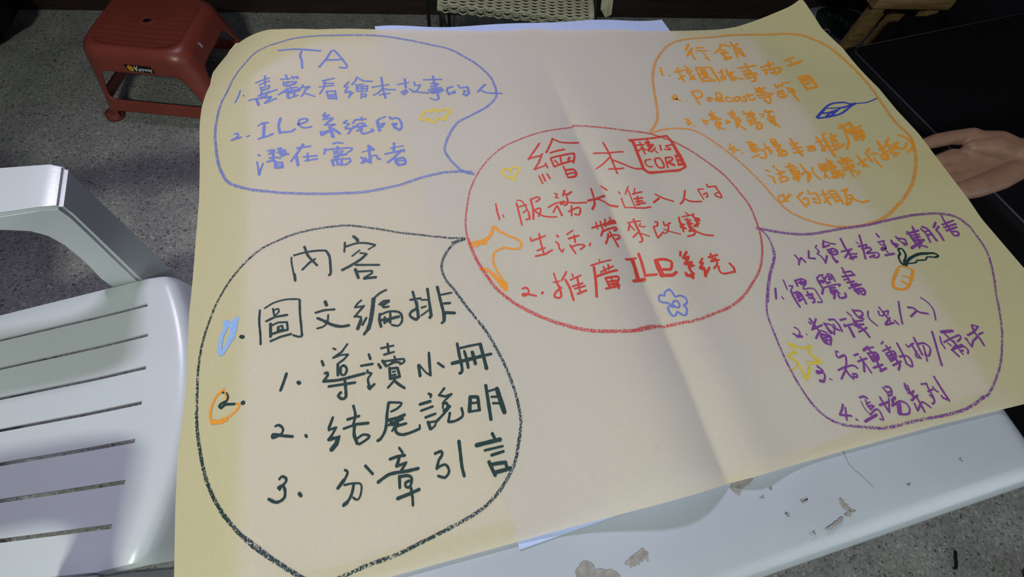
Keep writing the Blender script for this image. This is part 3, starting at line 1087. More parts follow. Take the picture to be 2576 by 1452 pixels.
~24 2494,-1418 2456,-1450 2480,-1506 2429,-1549 2462,-1580 2480,-1698
-31 2553,-1597 2468,-1696
-30 2635,-1364 2569,-1464
-25 2626,-1369 2710,-1423 2779,-1449
-30 2569,-1464 2684,-1445
-24 2610,-1504 2613,-1582
~29 2614,-1518 2710,-1509 2746,-1554 2706,-1599 2625,-1584
-32 2656,-1512 2627,-1623
-25 2604,-1555 2735,-1552
-31 2627,-1623 2626,-1718
-29 2617,-1660 2665,-1706 2632,-1719
~35 2907,-1378 2892,-1528 2896,-1717
-25 2797,-1576 2981,-1564
-29 2927,-1587 2795,-1673
-25 2891,-1632 3012,-1647
-37 2863,-1698 2974,-1686
-20 3104,-1473 3130,-1504
~32 3222,-1373 3151,-1574 3085,-1744
-28 3097,-1545 3241,-1537
-25 3241,-1537 3198,-1583
-30 3127,-1590 3261,-1587
~25 3257,-1593 3265,-1621 3156,-1667 3270,-1674 3333,-1699 3301,-1745 3243,-1754 3208,-1728
-30 3165,-1733 3258,-1711
-33 3493,-1400 3502,-1456
-23 3432,-1531 3544,-1524
-25 3440,-1559 3511,-1612
~30 3516,-1546 3495,-1636 3423,-1662 3413,-1648 3451,-1621 3487,-1647
-25 3467,-1657 3482,-1712
-35 3413,-1746 3562,-1742
-43 3653,-1544 3644,-1596 3667,-1640
-36 3652,-1584 3707,-1620 3653,-1651
-33 3761,-1495 3774,-1565
-30 3787,-1527 3875,-1556 3855,-1633 3800,-1643
-38 3793,-1595 3840,-1644
-35 4121,-1389 4066,-1592 4082,-1663
-33 3960,-1483 4171,-1462
-33 3992,-1448 3990,-1604 3995,-1673
-28 4009,-1520 4140,-1525
-30 3991,-1564 4126,-1563
-38 3990,-1604 4151,-1622
-43 4119,-1630 3880,-1711
-33 4087,-1637 3997,-1727
-32 4030,-1680 4122,-1738
~30 4223,-1445 4245,-1546 4218,-1677
~38 4262,-1418 4316,-1464 4325,-1563 4327,-1673
-25 4247,-1505 4322,-1493
-30 4248,-1560 4337,-1565
-30 4504,-1393 4420,-1466
-30 4506,-1464 4434,-1511
~32 4430,-1517 4439,-1588 4427,-1688
-27 4660,-1308 4629,-1464
-30 4574,-1451 4775,-1422
-32 4641,-1411 4632,-1535
-30 4567,-1499 4769,-1484
-34 4566,-1554 4747,-1535
-27 4632,-1535 4623,-1602
~29 4646,-1587 4718,-1611 4681,-1664 4626,-1651 4625,-1617
G writing purple
-31 1571,-1920 1508,-2059
-20 1597,-2047 1606,-2084
-20 1741,-1826 1724,-1966
-20 1772,-1922 1827,-1932 1764,-1991
~31 1761,-1997 1758,-2118 1767,-2229
~29 1784,-2030 1866,-2034 1882,-2131 1876,-2204
-23 1802,-2063 1881,-2049
-27 1792,-2102 1874,-2082
-27 1790,-2147 1872,-2128
-27 1826,-2062 1811,-2152
-30 1902,-1863 1892,-1945
-25 1888,-1866 2002,-1857 2045,-1889
-28 1927,-1903 2021,-1909
-27 1991,-1855 1954,-1920
-27 2045,-1889 2014,-1943 1948,-1931
~20 2003,-1941 1944,-2002 2027,-2005 2097,-2031 2106,-2138 2106,-2219 2038,-2212
-25 1980,-2044 1976,-2113
-29 1939,-2095 2027,-2088 2001,-2153
-27 1953,-2132 2023,-2157 2004,-2200 1971,-2205
~28 2219,-1885 2213,-1957 2224,-2043
-23 2224,-1886 2286,-1855 2334,-1858
-23 2215,-1933 2277,-1932
-28 2213,-1957 2275,-1956
-28 2310,-1878 2318,-1988 2375,-1975
-28 2366,-1888 2269,-1967
-26 2390,-1868 2408,-1920
-28 2393,-1905 2455,-1905
-28 2373,-1938 2424,-1936
~26 2408,-1859 2457,-1881 2449,-1977
~21 2224,-2043 2292,-2031 2419,-2025 2500,-2034 2461,-2057
-32 2214,-2059 2168,-2115
-27 2316,-2072 2315,-2154
-28 2312,-2059 2396,-2063
-27 2300,-2098 2398,-2099
-27 2295,-2127 2393,-2128
-25 2398,-2099 2409,-2161
-29 2344,-2148 2294,-2209
~29 2381,-2167 2377,-2213 2432,-2223 2478,-2209 2488,-2163
-26 2660,-1806 2657,-2003 2674,-2211
-26 2636,-1877 2760,-1881 2773,-1939
-28 2587,-1935 2785,-1941
-23 2582,-1983 2671,-1981
-28 2603,-2030 2717,-2027
-28 2638,-2072 2741,-2068
-26 2583,-2110 2791,-2089
~30 2642,-2145 2778,-2147 2770,-2217 2723,-2232 2702,-2168
-30 2646,-2158 2671,-2216
-28 2695,-2179 2757,-2179
G writing purple
~22 2656,-2457 2611,-2534 2626,-2604 2662,-2667
-22 2837,-2435 2860,-2582
~22 2797,-2485 2776,-2543 2831,-2554 2869,-2516
-20 2847,-2511 2938,-2506 2891,-2565
-26 2859,-2548 2874,-2652
-28 2897,-2601 2783,-2668
-29 2782,-2679 2907,-2676
-26 2938,-2648 2958,-2708
~27 3163,-2416 3088,-2558 3017,-2709
~29 3237,-2517 3313,-2544 3354,-2609 3461,-2653
-27 3326,-2587 3198,-2642
~21 3515,-2424 3567,-2511 3577,-2618 3510,-2754
G doodle_carrot orange
~40 3463,-1979 3368,-2049 3250,-2163 3230,-2220 3277,-2253
~31 3277,-2253 3368,-2270 3475,-2229 3552,-2158 3661,-2053
-43 3677,-2031 3574,-2137
~22 3449,-1989 3508,-1943 3588,-1961 3683,-2032
~22 3462,-2091 3522,-2109 3577,-2169
-31 3393,-2153 3467,-2222
G doodle_carrot_leaves green
~30 3583,-1931 3569,-1884 3596,-1798 3653,-1756 3656,-1704 3690,-1684 3730,-1704 3720,-1794 3667,-1850 3617,-1892
~42 3638,-1909 3758,-1853 3918,-1818 4055,-1831
~32 4044,-1828 4159,-1852 4191,-1898 4129,-1911
~22 4129,-1911 4018,-1882 3966,-1918 3828,-1905 3796,-1931 3642,-1923
-49 3602,-1922 3630,-1940
G writing purple
~19 1545,-2470 1580,-2498 1584,-2553 1541,-2588
-27 1491,-2545 1539,-2592
-36 1518,-2588 1585,-2601
-13 1653,-2583 1663,-2596
-28 1810,-2401 1827,-2492
-25 1891,-2422 1769,-2541
-26 1774,-2443 1791,-2474
~28 1827,-2492 1848,-2595 1846,-2637
-25 1931,-2513 1761,-2545
-25 1838,-2592 1751,-2661
-21 1870,-2577 1936,-2623
-31 1830,-2645 1836,-2731 1866,-2758
~31 1862,-2630 1954,-2669 1930,-2729 1892,-2774
-23 1849,-2670 1938,-2677
-25 1837,-2710 1925,-2717
-27 1880,-2676 1861,-2747
-30 1969,-2498 1985,-2600 2026,-2657
-23 1971,-2564 1982,-2643
~21 1972,-2504 2047,-2536 2059,-2593 2024,-2651
-26 2054,-2465 2132,-2475 2152,-2556 2146,-2643
-24 2085,-2532 2085,-2609
-26 2076,-2585 2121,-2627
-28 2205,-2500 2291,-2497
-26 2233,-2561 2214,-2590 2279,-2581 2349,-2584
-36 2271,-2613 2261,-2741
-26 2383,-2512 2403,-2594
-26 2368,-2554 2506,-2564
-32 2383,-2568 2392,-2647
-28 2358,-2608 2488,-2611
-24 2445,-2603 2405,-2628
-30 2411,-2618 2452,-2703 2464,-2786
-26 2361,-2696 2502,-2663
-22 2359,-2417 2391,-2480
~29 2453,-2402 2471,-2507 2533,-2542
~27 2458,-2414 2552,-2438 2555,-2490 2475,-2519
G writing purple
-20 1921,-2862 1900,-2919 1921,-2944
~26 1900,-2919 1921,-2944 2008,-2931 2003,-2980 1938,-3087 1820,-3190
-21 1946,-2878 1916,-2861
~24 1831,-3085 1943,-3068 2056,-3071 2095,-3113
~26 1933,-3096 1946,-3166 1978,-3221
~24 1991,-3166 2043,-3176 2033,-3213 1987,-3194
-27 2130,-2960 2193,-2952
-22 2200,-2989 2232,-3125 2246,-3202
-25 2143,-3038 2278,-3025
-30 2211,-3061 2163,-3166
-38 2290,-2925 2365,-2899
-21 2357,-2912 2444,-2914
-27 2359,-2908 2384,-2985
-25 2326,-2963 2341,-3077
~23 2321,-2972 2442,-2986 2430,-3065 2341,-3077
-23 2331,-3015 2447,-3017
-27 2336,-3046 2441,-3047
-31 2400,-2978 2388,-3137 2394,-3207
-27 2305,-3150 2446,-3138
-31 2373,-3203 2469,-3188
-21 2568,-2897 2612,-2874
-21 2538,-2984 2672,-2959
-27 2620,-2928 2638,-3035 2663,-3131
~21 2563,-3020 2687,-3013 2674,-3093 2572,-3123
-25 2563,-3020 2578,-3114
-27 2589,-3056 2691,-3045
-27 2578,-3094 2679,-3083
-27 2577,-3174 2710,-3150
-31 2663,-3131 2678,-3184 2622,-3238
-27 2787,-2929 2786,-3084 2768,-3192
~25 2768,-3192 2823,-3238 2854,-3169 2824,-3102 2722,-3092
-21 2897,-2966 2908,-3005 3014,-2973
-27 2975,-2976 2981,-3081 3000,-3167
~27 2987,-3072 2947,-3136 3003,-3162
-28 3057,-2908 3049,-3032 3047,-3130
~25 3062,-2993 3155,-3001 3201,-3062 3182,-3110 3125,-3161 3083,-3132
-23 3126,-3027 3099,-3125 3066,-3215
-30 3357,-2885 3293,-3091 3234,-3304
-40 3481,-2914 3652,-2931
-26 3508,-2920 3550,-3024 3599,-3118
~22 3425,-2968 3396,-3048 3406,-3118
~24 3436,-3045 3596,-3012 3716,-3003 3701,-3043 3630,-3072
-22 3485,-3065 3510,-3101
-26 3581,-3052 3588,-3116
-28 3501,-3152 3672,-3122
-30 3594,-3107 3484,-3159
-30 3495,-3161 3537,-3247
~26 3580,-3146 3681,-3145 3711,-3203 3680,-3239
-21 3590,-3169 3607,-3235
-28 3599,-3192 3639,-3189
-29 3969,-2916 3944,-3004
-24 3978,-2912 4047,-2948 3944,-3004
-29 3828,-3025 3962,-2997
-28 3944,-3004 3973,-3107 3972,-3191
-22 3776,-3063 3790,-3171
-31 3768,-3056 3781,-3074
-26 3790,-3171 3860,-3106 3949,-3070
-26 3990,-3046 4062,-3033
~26 1586,-2987 1623,-3033 1624,-3063 1549,-3067 1553,-3039 1624,-3073 1627,-3122 1584,-3171
-35 1536,-3156 1584,-3171
-14 1671,-3155 1697,-3179
G writing purple
~25 1692,-3466 1655,-3514 1593,-3566
-23 1593,-3566 1732,-3609
-23 1703,-3506 1647,-3641
-23 1766,-3653 1778,-3669
~25 1941,-3438 1999,-3436 2032,-3467
~13 1935,-3479 1941,-3574 1970,-3645
-19 1999,-3474 2005,-3597
-19 1982,-3522 2045,-3512
-19 1985,-3555 2055,-3551
-19 2010,-3589 2070,-3564
~21 1970,-3645 2067,-3605 2109,-3628 2098,-3733 2062,-3711
-31 1863,-3701 2048,-3662
-25 2201,-3487 2210,-3574 2222,-3671
-25 2145,-3570 2276,-3560
-21 2307,-3519 2222,-3671
-20 2300,-3388 2335,-3501
~26 2333,-3390 2384,-3400 2394,-3441 2363,-3492 2317,-3492
-20 2328,-3456 2374,-3456
-24 2327,-3551 2398,-3528 2378,-3543
-25 2378,-3524 2300,-3612 2382,-3591
~23 2371,-3589 2433,-3583 2497,-3625 2499,-3692 2445,-3737 2333,-3718
-33 2386,-3602 2331,-3712
-23 2417,-3608 2361,-3710
-28 2607,-3407 2590,-3462
-24 2633,-3432 2626,-3479 2590,-3481
-24 2626,-3498 2589,-3519 2656,-3524
-26 2677,-3509 2619,-3545 2649,-3570 2591,-3606
-24 2698,-3566 2580,-3604
-26 2674,-3585 2673,-3690 2669,-3761
-23 2599,-3646 2587,-3729
-22 2587,-3729 2701,-3648
~22 2712,-3651 2741,-3676 2777,-3731
-20 2818,-3455 2894,-3465
~24 2897,-3461 2886,-3532 2890,-3630 2865,-3683 2824,-3698
-22 2858,-3555 2938,-3543
-22 2856,-3594 2874,-3636
~24 2955,-3517 2968,-3568 2988,-3582
~28 3046,-3407 3057,-3577 3068,-3711
-24 3005,-3634 3008,-3664 3072,-3707
G doodle_star yellow
-26 1361,-2647 1517,-2751 1640,-2734 1562,-2812 1653,-2936 1646,-2959 1493,-2919 1485,-2976 1378,-3110 1363,-2903 1354,-2876 1275,-2805 1310,-2782 1405,-2780 1361,-2647
-30 1603,-2881 1650,-2950 1549,-2940
-29 1476,-2994 1387,-3102 1373,-3022
~16 1367,-2894 1329,-2935 1295,-2958 1207,-2960
G writing green
~20 -4375,-369 -4380,-414 -4361,-575 -4341,-710
-30 -4348,-610 -4341,-699
~29 -4347,-346 -4207,-325 -4066,-327 -3972,-344
~31 -3972,-344 -3934,-438 -3930,-609 -3933,-676 -3953,-700
~31 -4223,-240 -4189,-368 -4137,-458 -4084,-536
-29 -4103,-441 -4175,-485 -4256,-566
-39 -3630,-190 -3586,-246 -3583,-277
-27 -3738,-267 -3755,-400
~28 -3732,-328 -3605,-303 -3489,-317 -3376,-367
-21 -3377,-373 -3464,-417
-23 -3570,-410 -3667,-480
-23 -3568,-451 -3493,-476
~35 -3494,-482 -3576,-549 -3705,-617 -3797,-656
-31 -3634,-613 -3357,-663
-38 -3643,-673 -3616,-801
-27 -3613,-712 -3449,-731 -3452,-765 -3551,-813
-37 -3551,-819 -3411,-828
G writing green
~24 -4736,-1017 -4742,-1162 -4729,-1312 -4724,-1443
~23 -4683,-1004 -4579,-952 -4448,-935 -4316,-955
~26 -4298,-964 -4299,-1149 -4290,-1302 -4285,-1430
~24 -4285,-1430 -4319,-1433 -4378,-1402
-20 -4593,-1026 -4580,-1115
~21 -4584,-1053 -4536,-1037 -4532,-1084 -4571,-1117
-28 -4666,-1173 -4571,-1137 -4438,-1137
-31 -4619,-1212 -4619,-1374
-24 -4610,-1239 -4538,-1213 -4443,-1227 -4436,-1312
-31 -4619,-1345 -4539,-1331 -4436,-1322
-27 -4619,-1427 -4514,-1395 -4399,-1383
-27 -4538,-1268 -4538,-1322
-22 -4530,-1269 -4495,-1261 -4487,-1307 -4530,-1314
-38 -4016,-1044 -4001,-1099
-27 -4129,-1170 -4031,-1155 -3915,-1167
-32 -4110,-1242 -4020,-1305
~34 -4029,-1303 -3936,-1366 -3850,-1398 -3770,-1399
~24 -3990,-1224 -4003,-1308 -4049,-1359 -4119,-1370
-25 -3608,-1106 -3652,-1140 -3687,-1185 -3583,-1189
-27 -3583,-1184 -3652,-1254 -3701,-1306
-25 -3700,-1296 -3630,-1320 -3635,-1380
-41 -3633,-1360 -3677,-1462
-28 -3569,-1342 -3621,-1423
~26 -3308,-1023 -3386,-1052 -3466,-1112
~47 -3466,-1112 -3493,-1254 -3529,-1401 -3564,-1494
-33 -3554,-1476 -3613,-1544
~26 -3410,-1202 -3351,-1165 -3291,-1172
-39 -3296,-1176 -3375,-1219
-29 -3390,-1190 -3360,-1248 -3304,-1248
-32 -3413,-1321 -3429,-1390 -3416,-1488
~27 -3405,-1333 -3302,-1311 -3195,-1342 -3169,-1399 -3178,-1469 -3224,-1511 -3294,-1487
-28 -3363,-1372 -3372,-1452
-34 -3412,-1403 -3331,-1409 -3201,-1398
-28 -3295,-1333 -3309,-1464
-23 -3379,-1440 -3315,-1432
-44 -4945,-1293 -4918,-1309
-30 -3005,-1103 -2983,-1289 -2986,-1456
-30 -3047,-1208 -2925,-1210
~33 -2979,-1332 -3059,-1369 -3074,-1418 -3008,-1477 -2984,-1436
-35 -2977,-1248 -2982,-1457
-34 -2827,-1098 -2830,-1276 -2834,-1465
-39 -2839,-1464 -2855,-1481
-22 -2918,-1233 -2844,-1247
-22 -2933,-1336 -2875,-1326
-22 -2951,-1437 -2845,-1379
-37 -2706,-1094 -2697,-1281 -2685,-1442 -2696,-1544
-29 -2668,-1456 -2693,-1555 -2729,-1576
-26 -2695,-1211 -2550,-1207
-34 -2662,-1330 -2591,-1339
-39 -2658,-1453 -2558,-1478
G writing green
-24 -3446,-1748 -3304,-1743
-27 -3367,-1706 -3366,-1826
-25 -3419,-1830 -3308,-1819
-23 -3310,-1871 -3301,-1915
~25 -3432,-1908 -3314,-1913 -3210,-1925 -3215,-1961 -3260,-1976
-32 -3444,-1896 -3408,-1969
-25 -3408,-1969 -3317,-1940 -3258,-1953
-27 -3334,-1928 -3354,-1952
-32 -3490,-1929 -3469,-1975
-31 -3376,-1994 -3381,-2121
-30 -3377,-2003 -3291,-2011 -3277,-2115
-35 -3376,-2118 -3277,-2115
-23 -3347,-2046 -3321,-2047
-23 -3355,-2085 -3316,-2084
-26 -3332,-2140 -3417,-2213
~30 -3334,-2158 -3296,-2202 -3242,-2254
-30 -3582,-1792 -3570,-1852
-27 -3678,-1909 -3549,-1912
~26 -3611,-1973 -3617,-1999 -3572,-2018 -3614,-2064 -3615,-2118 -3605,-2191
-43 -3614,-2154 -3604,-2182
-29 -3599,-2179 -3554,-2144
-32 -3060,-2026 -3060,-2156
~20 -3051,-2023 -2998,-2118 -2948,-2170
-31 -2927,-1906 -2940,-2055 -2948,-2170
-31 -2845,-2046 -2791,-2104
~34 -2596,-1861 -2595,-2012 -2591,-2146 -2601,-2200 -2630,-2212
-28 -2598,-1924 -2467,-1917 -2347,-1918
-42 -2338,-1920 -2330,-2067 -2324,-2221
-42 -2693,-2082 -2542,-2076 -2357,-2066
-32 -2357,-2066 -2237,-2063
-33 -2532,-1967 -2522,-2065 -2523,-2169
-40 -2445,-1995 -2440,-2064 -2436,-2141
~21 -5126,-1892 -5082,-1912 -5063,-1960 -5079,-1999 -5129,-2012
~29 -5079,-1999 -5129,-2012 -5154,-2031 -5127,-2059 -5102,-2036 -5060,-2034
-27 -5086,-2032 -4988,-2052
-40 -4909,-2054 -4894,-2067
~31 -4457,-1836 -4478,-1903 -4520,-2013
-41 -4341,-1958 -4325,-1975
~24 -4574,-2381 -4539,-2376 -4501,-2417 -4509,-2464 -4563,-2492 -4601,-2492 -4605,-2467
~28 -4601,-2460 -4563,-2468 -4501,-2493 -4406,-2522
-28 -4282,-2533 -4271,-2555
-20 -3960,-1645 -3931,-1665
-25 -3803,-1624 -3870,-1706 -3967,-1757
-21 -3958,-1759 -3889,-1740 -3804,-1748
~25 -3804,-1752 -3859,-1802 -3911,-1829 -3921,-1855
-29 -3920,-1836 -3927,-1968
~26 -3855,-1868 -3889,-1880 -3894,-1961 -3853,-1974 -3828,-1911 -3855,-1868
-31 -4086,-1770 -4071,-1824
~29 -4063,-1917 -4034,-1914 -4036,-1950 -4080,-2003
~33 -4080,-2003 -3932,-2021 -3806,-2015 -3644,-2003
-29 -4030,-2072 -3894,-2078 -3752,-2085
~32 -3858,-2041 -3856,-2139 -3862,-2225 -3904,-2234 -3938,-2192 -3907,-2163
-24 -4003,-2409 -4040,-2500
-27 -4008,-2416 -4049,-2507 -4050,-2535
-27 -4050,-2531 -3978,-2522 -4021,-2586 -4063,-2629
-27 -4059,-2634 -4008,-2629 -3968,-2622
-47 -3969,-2638 -3988,-2689 -4037,-2734
-27 -3952,-2617 -3981,-2699
-28 -4055,-2619 -4000,-2623
~28 -3791,-2331 -3778,-2432 -3805,-2526
-28 -3862,-2464 -3739,-2453
-28 -3904,-2550 -3778,-2532 -3653,-2546
~32 -3794,-2537 -3805,-2633 -3781,-2730
~26 -3790,-2685 -3715,-2652 -3653,-2682 -3696,-2713 -3762,-2739
~31 -3426,-2374 -3454,-2484 -3487,-2644 -3545,-2730 -3579,-2743
~25 -3426,-2374 -3352,-2390 -3291,-2411 -3343,-2456 -3412,-2476
-33 -3454,-2560 -3354,-2556 -3277,-2539
-28 -3451,-2611 -3375,-2594 -3298,-2576
-49 -3425,-2599 -3362,-2621
-28 -3407,-2653 -3339,-2635 -3272,-2632
~29 -3374,-2585 -3386,-2691 -3334,-2735 -3252,-2736 -3150,-2717
-23 -3142,-2719 -3137,-2678
-21 -3426,-2678 -3399,-2663
-26 -2999,-2367 -2971,-2386 -2984,-2410
-31 -3107,-2463 -2990,-2453
-25 -3104,-2533 -2973,-2513
-25 -3069,-2613 -2956,-2595
-33 -3047,-2664 -3033,-2742
-21 -3044,-2673 -2960,-2674 -2983,-2720 -3029,-2747
-26 -2821,-2342 -2892,-2408
-28 -2888,-2408 -2827,-2435 -2755,-2423
~21 -2760,-2427 -2805,-2457 -2854,-2491 -2873,-2556
~31 -2865,-2506 -2822,-2510 -2821,-2559 -2868,-2583
~29 -2794,-2547 -2874,-2616 -2955,-2675
-28 -2806,-2618 -2837,-2705
~27 -2838,-2709 -2771,-2715 -2679,-2680 -2676,-2594
-42 -2563,-2500 -2599,-2649
-35 -2566,-2494 -2481,-2513 -2492,-2655
-26 -2570,-2564 -2484,-2574
-26 -2587,-2652 -2483,-2657
-38 -2371,-2406 -2380,-2583 -2390,-2780
-23 -2358,-2476 -2267,-2469
-52 -2258,-2467 -2245,-2613 -2232,-2738
-26 -2337,-2544 -2259,-2556
-26 -2334,-2615 -2241,-2636
G writing green
~25 -4541,-2905 -4514,-2885 -4478,-2911 -4483,-2947 -4524,-2975
~27 -4553,-2983 -4516,-2969 -4492,-3011 -4497,-3082 -4541,-3108 -4584,-3105 -4641,-3064
-29 -4531,-2977 -4539,-3000
-33 -4362,-3076 -4345,-3102
~26 -3922,-2956 -3897,-2980 -3920,-3028 -3963,-3078
-34 -3937,-3047 -4003,-3109
~19 -3941,-3094 -3865,-3096 -3790,-3113 -3779,-3156 -3802,-3232 -3834,-3254 -3869,-3224
~28 -3851,-3110 -3873,-3179 -3909,-3237 -3965,-3278
-36 -3925,-3255 -3961,-3272
-27 -3724,-2958 -3659,-3052
-24 -3374,-2859 -3345,-2913 -3347,-2932
-30 -3478,-2950 -3400,-2940 -3325,-2945
-34 -3387,-2962 -3420,-3033
-28 -3322,-3016 -3379,-3080
-26 -3420,-3033 -3322,-3016
~31 -3618,-3140 -3515,-3095 -3436,-3090 -3325,-3099 -3209,-3098
-29 -3405,-3128 -3415,-3238
~27 -3402,-3136 -3323,-3142 -3288,-3176 -3314,-3246 -3353,-3244 -3356,-3206 -3314,-3193
-33 -3451,-3330 -3339,-3314 -3230,-3294
-28 -3308,-3262 -3305,-3352 -3311,-3423
~29 -3026,-2994 -2959,-2985 -2957,-3025 -2996,-3064 -3029,-3142
~26 -3033,-3141 -2981,-3122 -2932,-3124 -2911,-3191 -2960,-3241 -3028,-3211
~35 -2763,-2924 -2769,-3042 -2776,-3174 -2769,-3269
-34 -2407,-2923 -2389,-2981
-42 -2594,-3005 -2458,-3002 -2333,-3001
-24 -2519,-3073 -2322,-3072
-29 -2459,-3134 -2325,-3124
-35 -2496,-3189 -2477,-3264 -2458,-3334
-35 -2494,-3221 -2402,-3226 -2324,-3235
-35 -2328,-3235 -2324,-3298
-38 -2452,-3305 -2368,-3304 -2291,-3298
G doodle_loop_blue skyblue
~52 -4997,-1057 -5049,-1133 -5047,-1212 -5087,-1346 -5163,-1449 -5176,-1370 -5163,-1249 -5122,-1133 -5134,-1060
-57 -5125,-1072 -5068,-1128 -4997,-1057
-42 -4997,-1057 -5011,-1192 -5043,-1310
G doodle_ring orange
~26 -5110,-1862 -5185,-1912 -5232,-2002 -5248,-2108 -5227,-2180
~45 -5222,-2185 -5146,-2200 -5071,-2194
~25 -5071,-2178 -5006,-2153 -4949,-2099 -4942,-2067 -4976,-2055
~15 -5100,-1890 -5080,-1956 -5096,-1995
G bubble_outline blue
~40 -5383,1719 -5407,1942 -5401,2266 -5367,2588 -5294,2835 -5204,3177 -5081,3421 -4914,3667 -4718,3748 -4527,3789 -4275,3840 -3958,3824 -3579,3762 -3139,3688 -2888,3634 -2578,3532 -2270,3409 -1902,3247 -1728,3108 -1482,2801 -1328,2469 -1292,2214 -1298,2070 -1333,1936 -1447,1808 -1574,1725 -1805,1628 -2002,1531 -2156,1321 -2255,1107 -2255,970 -2188,793 -2079,610 -1953,536
~40 -5383,1719 -5340,1432 -5286,1235 -5194,1024 -5088,915 -4927,813 -4720,718 -4424,635 -4077,565 -3776,522 -3419,490 -2994,529 -2773,583 -2548,630 -2270,643 -1972,584
-50 -2104,630 -1953,536
G bubble_outline red
~25 -2224,-478 -2200,-233 -2134,13 -2041,276 -1902,509 -1720,714 -1485,878 -1235,959 -920,1039 -585,1123 -290,1216
~31 -279,1250 48,1114 420,1037 792,952 1013,831 1218,678 1442,418 1704,-28 1799,-379 1839,-637 1802,-950 1747,-1168 1641,-1407 1485,-1628 1303,-1787
~36 1303,-1787 1092,-1941 867,-2043 597,-2105 269,-2164 26,-2153 -293,-2131 -605,-2180
~40 -231,-2136 -549,-2176 -888,-2131 -1143,-2046 -1421,-1875 -1657,-1684 -1852,-1484 -2002,-1274 -2084,-1070 -2147,-883 -2188,-698 -2214,-480
G bubble_outline orange
~45 900,954 1058,1119 1164,1321 1268,1712 1372,2076 1501,2354 1666,2587 1966,2866 2325,2988 2881,2992 3447,2994 4170,2859 4486,2734 4644,2593 4868,2280 5043,1731 5093,1289 5080,1023 5047,504 5094,138 4992,-131
~47 5037,-59 4902,-313 4667,-613 4384,-855 4102,-1021 3799,-1161 3519,-1218 3239,-1233 2993,-1197
~36 2993,-1197 2678,-1060 2409,-839 2292,-569 2234,-302 2129,21 2002,317 1853,583 1684,816 1524,924 1270,969 1066,965 872,916
G bubble_outline purple
~40 1765,-998 2060,-1123 2335,-1204 2577,-1233 2974,-1228 3437,-1239 3796,-1217 4212,-1209 4525,-1241 4740,-1306 4866,-1402 4930,-1581
~27 4930,-1581 4901,-1969 4753,-2321 4592,-2592 4425,-2905 4280,-3148 4030,-3464 3679,-3721 3437,-3794
~31 3556,-3759 3287,-3830 2975,-3850 2472,-3827 2083,-3822 1844,-3766
~27 1844,-3766 1532,-3654 1360,-3476 1271,-3226 1227,-2930 1234,-2653 1261,-2392 1288,-2233 1386,-2025 1599,-1710 1779,-1495 1844,-1315 1854,-1153 1802,-1011
~42 1369,-2079 1564,-1764 1779,-1495 1840,-1347
G bubble_outline green
~27 -2259,-471 -2448,-427 -2790,-320 -3082,-225 -3371,-113 -3710,-11 -4051,-1 -4340,-35 -4622,-134 -4809,-238 -4997,-414 -5135,-593 -5245,-799 -5308,-960
~28 -5308,-960 -5378,-1212 -5414,-1510 -5407,-1870 -5383,-2214 -5343,-2425 -5273,-2674 -5136,-3000 -4955,-3250 -4771,-3427 -4566,-3623 -4367,-3791 -4234,-3881
~33 -5404,-2042 -5357,-2342 -5248,-2755 -5074,-3085 -4843,-3377 -4633,-3575 -4367,-3800
-44 -2421,-511 -2261,-482
~32 -2260,-476 -2414,-531 -2552,-684 -2613,-847 -2587,-1022 -2520,-1152
~32 -2520,-1152 -2383,-1471 -2248,-1759 -2163,-2026 -2103,-2279 -2077,-2470 -2066,-2653 -2080,-2866 -2142,-3060
~33 -2133,-3021 -2226,-3242 -2376,-3422 -2525,-3540 -2706,-3628 -3038,-3713 -3277,-3762 -3510,-3810 -3808,-3839 -4166,-3898'''
def catmull(P, step=.0022):
    if len(P) < 3: return P
    out = []
    for i in range(len(P)-1):
        p0, p1, p2, p3 = P[max(i-1, 0)], P[i], P[i+1], P[min(i+2, len(P)-1)]
        if i == 0: p0 = p1*2-p2
        if i == len(P)-2: p3 = p2*2-p1
        n = max(2, int((p2-p1).length/step))
        for k in range(n):
            t = k/n
            out.append(.5*((2*p1)+(p2-p0)*t+(2*p0-5*p1+4*p2-p3)*t*t+(3*p1-p0-3*p2+p3)*t**3))
    return out+[P[-1]]
def ribbon(V, F, P, w, wob=.10):
    """a stroke of crayon as a thin flat ribbon with round ends"""
    if len(P) == 1 or (P[-1]-P[0]).length < 1e-5 and len(P) == 2: P = [P[0], P[0]+Vector((.0006, 0, 0))]
    h = w/2; b = len(V); L = []; n = len(P)
    for i, p in enumerate(P):
        t = (P[min(i+1, n-1)]-P[max(i-1, 0)])
        t = t.normalized() if t.length > 1e-7 else Vector((1, 0, 0))
        s = Vector((-t.y, t.x, 0)); k = h*(1+random.uniform(-wob, wob))
        if i == 0:
            V.append(p-t*h*.85); V.append(p-t*h*.6+s*h*.62); V.append(p-t*h*.6-s*h*.62)
        V.append(p+s*k); V.append(p-s*k)
        if i == n-1:
            V.append(p+t*h*.6+s*h*.62); V.append(p+t*h*.6-s*h*.62); V.append(p+t*h*.85)
    F.append((b, b+2, b+1)); q = b+1
    for i in range(n+1): F.append((q, q+1, q+3, q+2)); q += 2
    F.append((q, q+1, q+2))
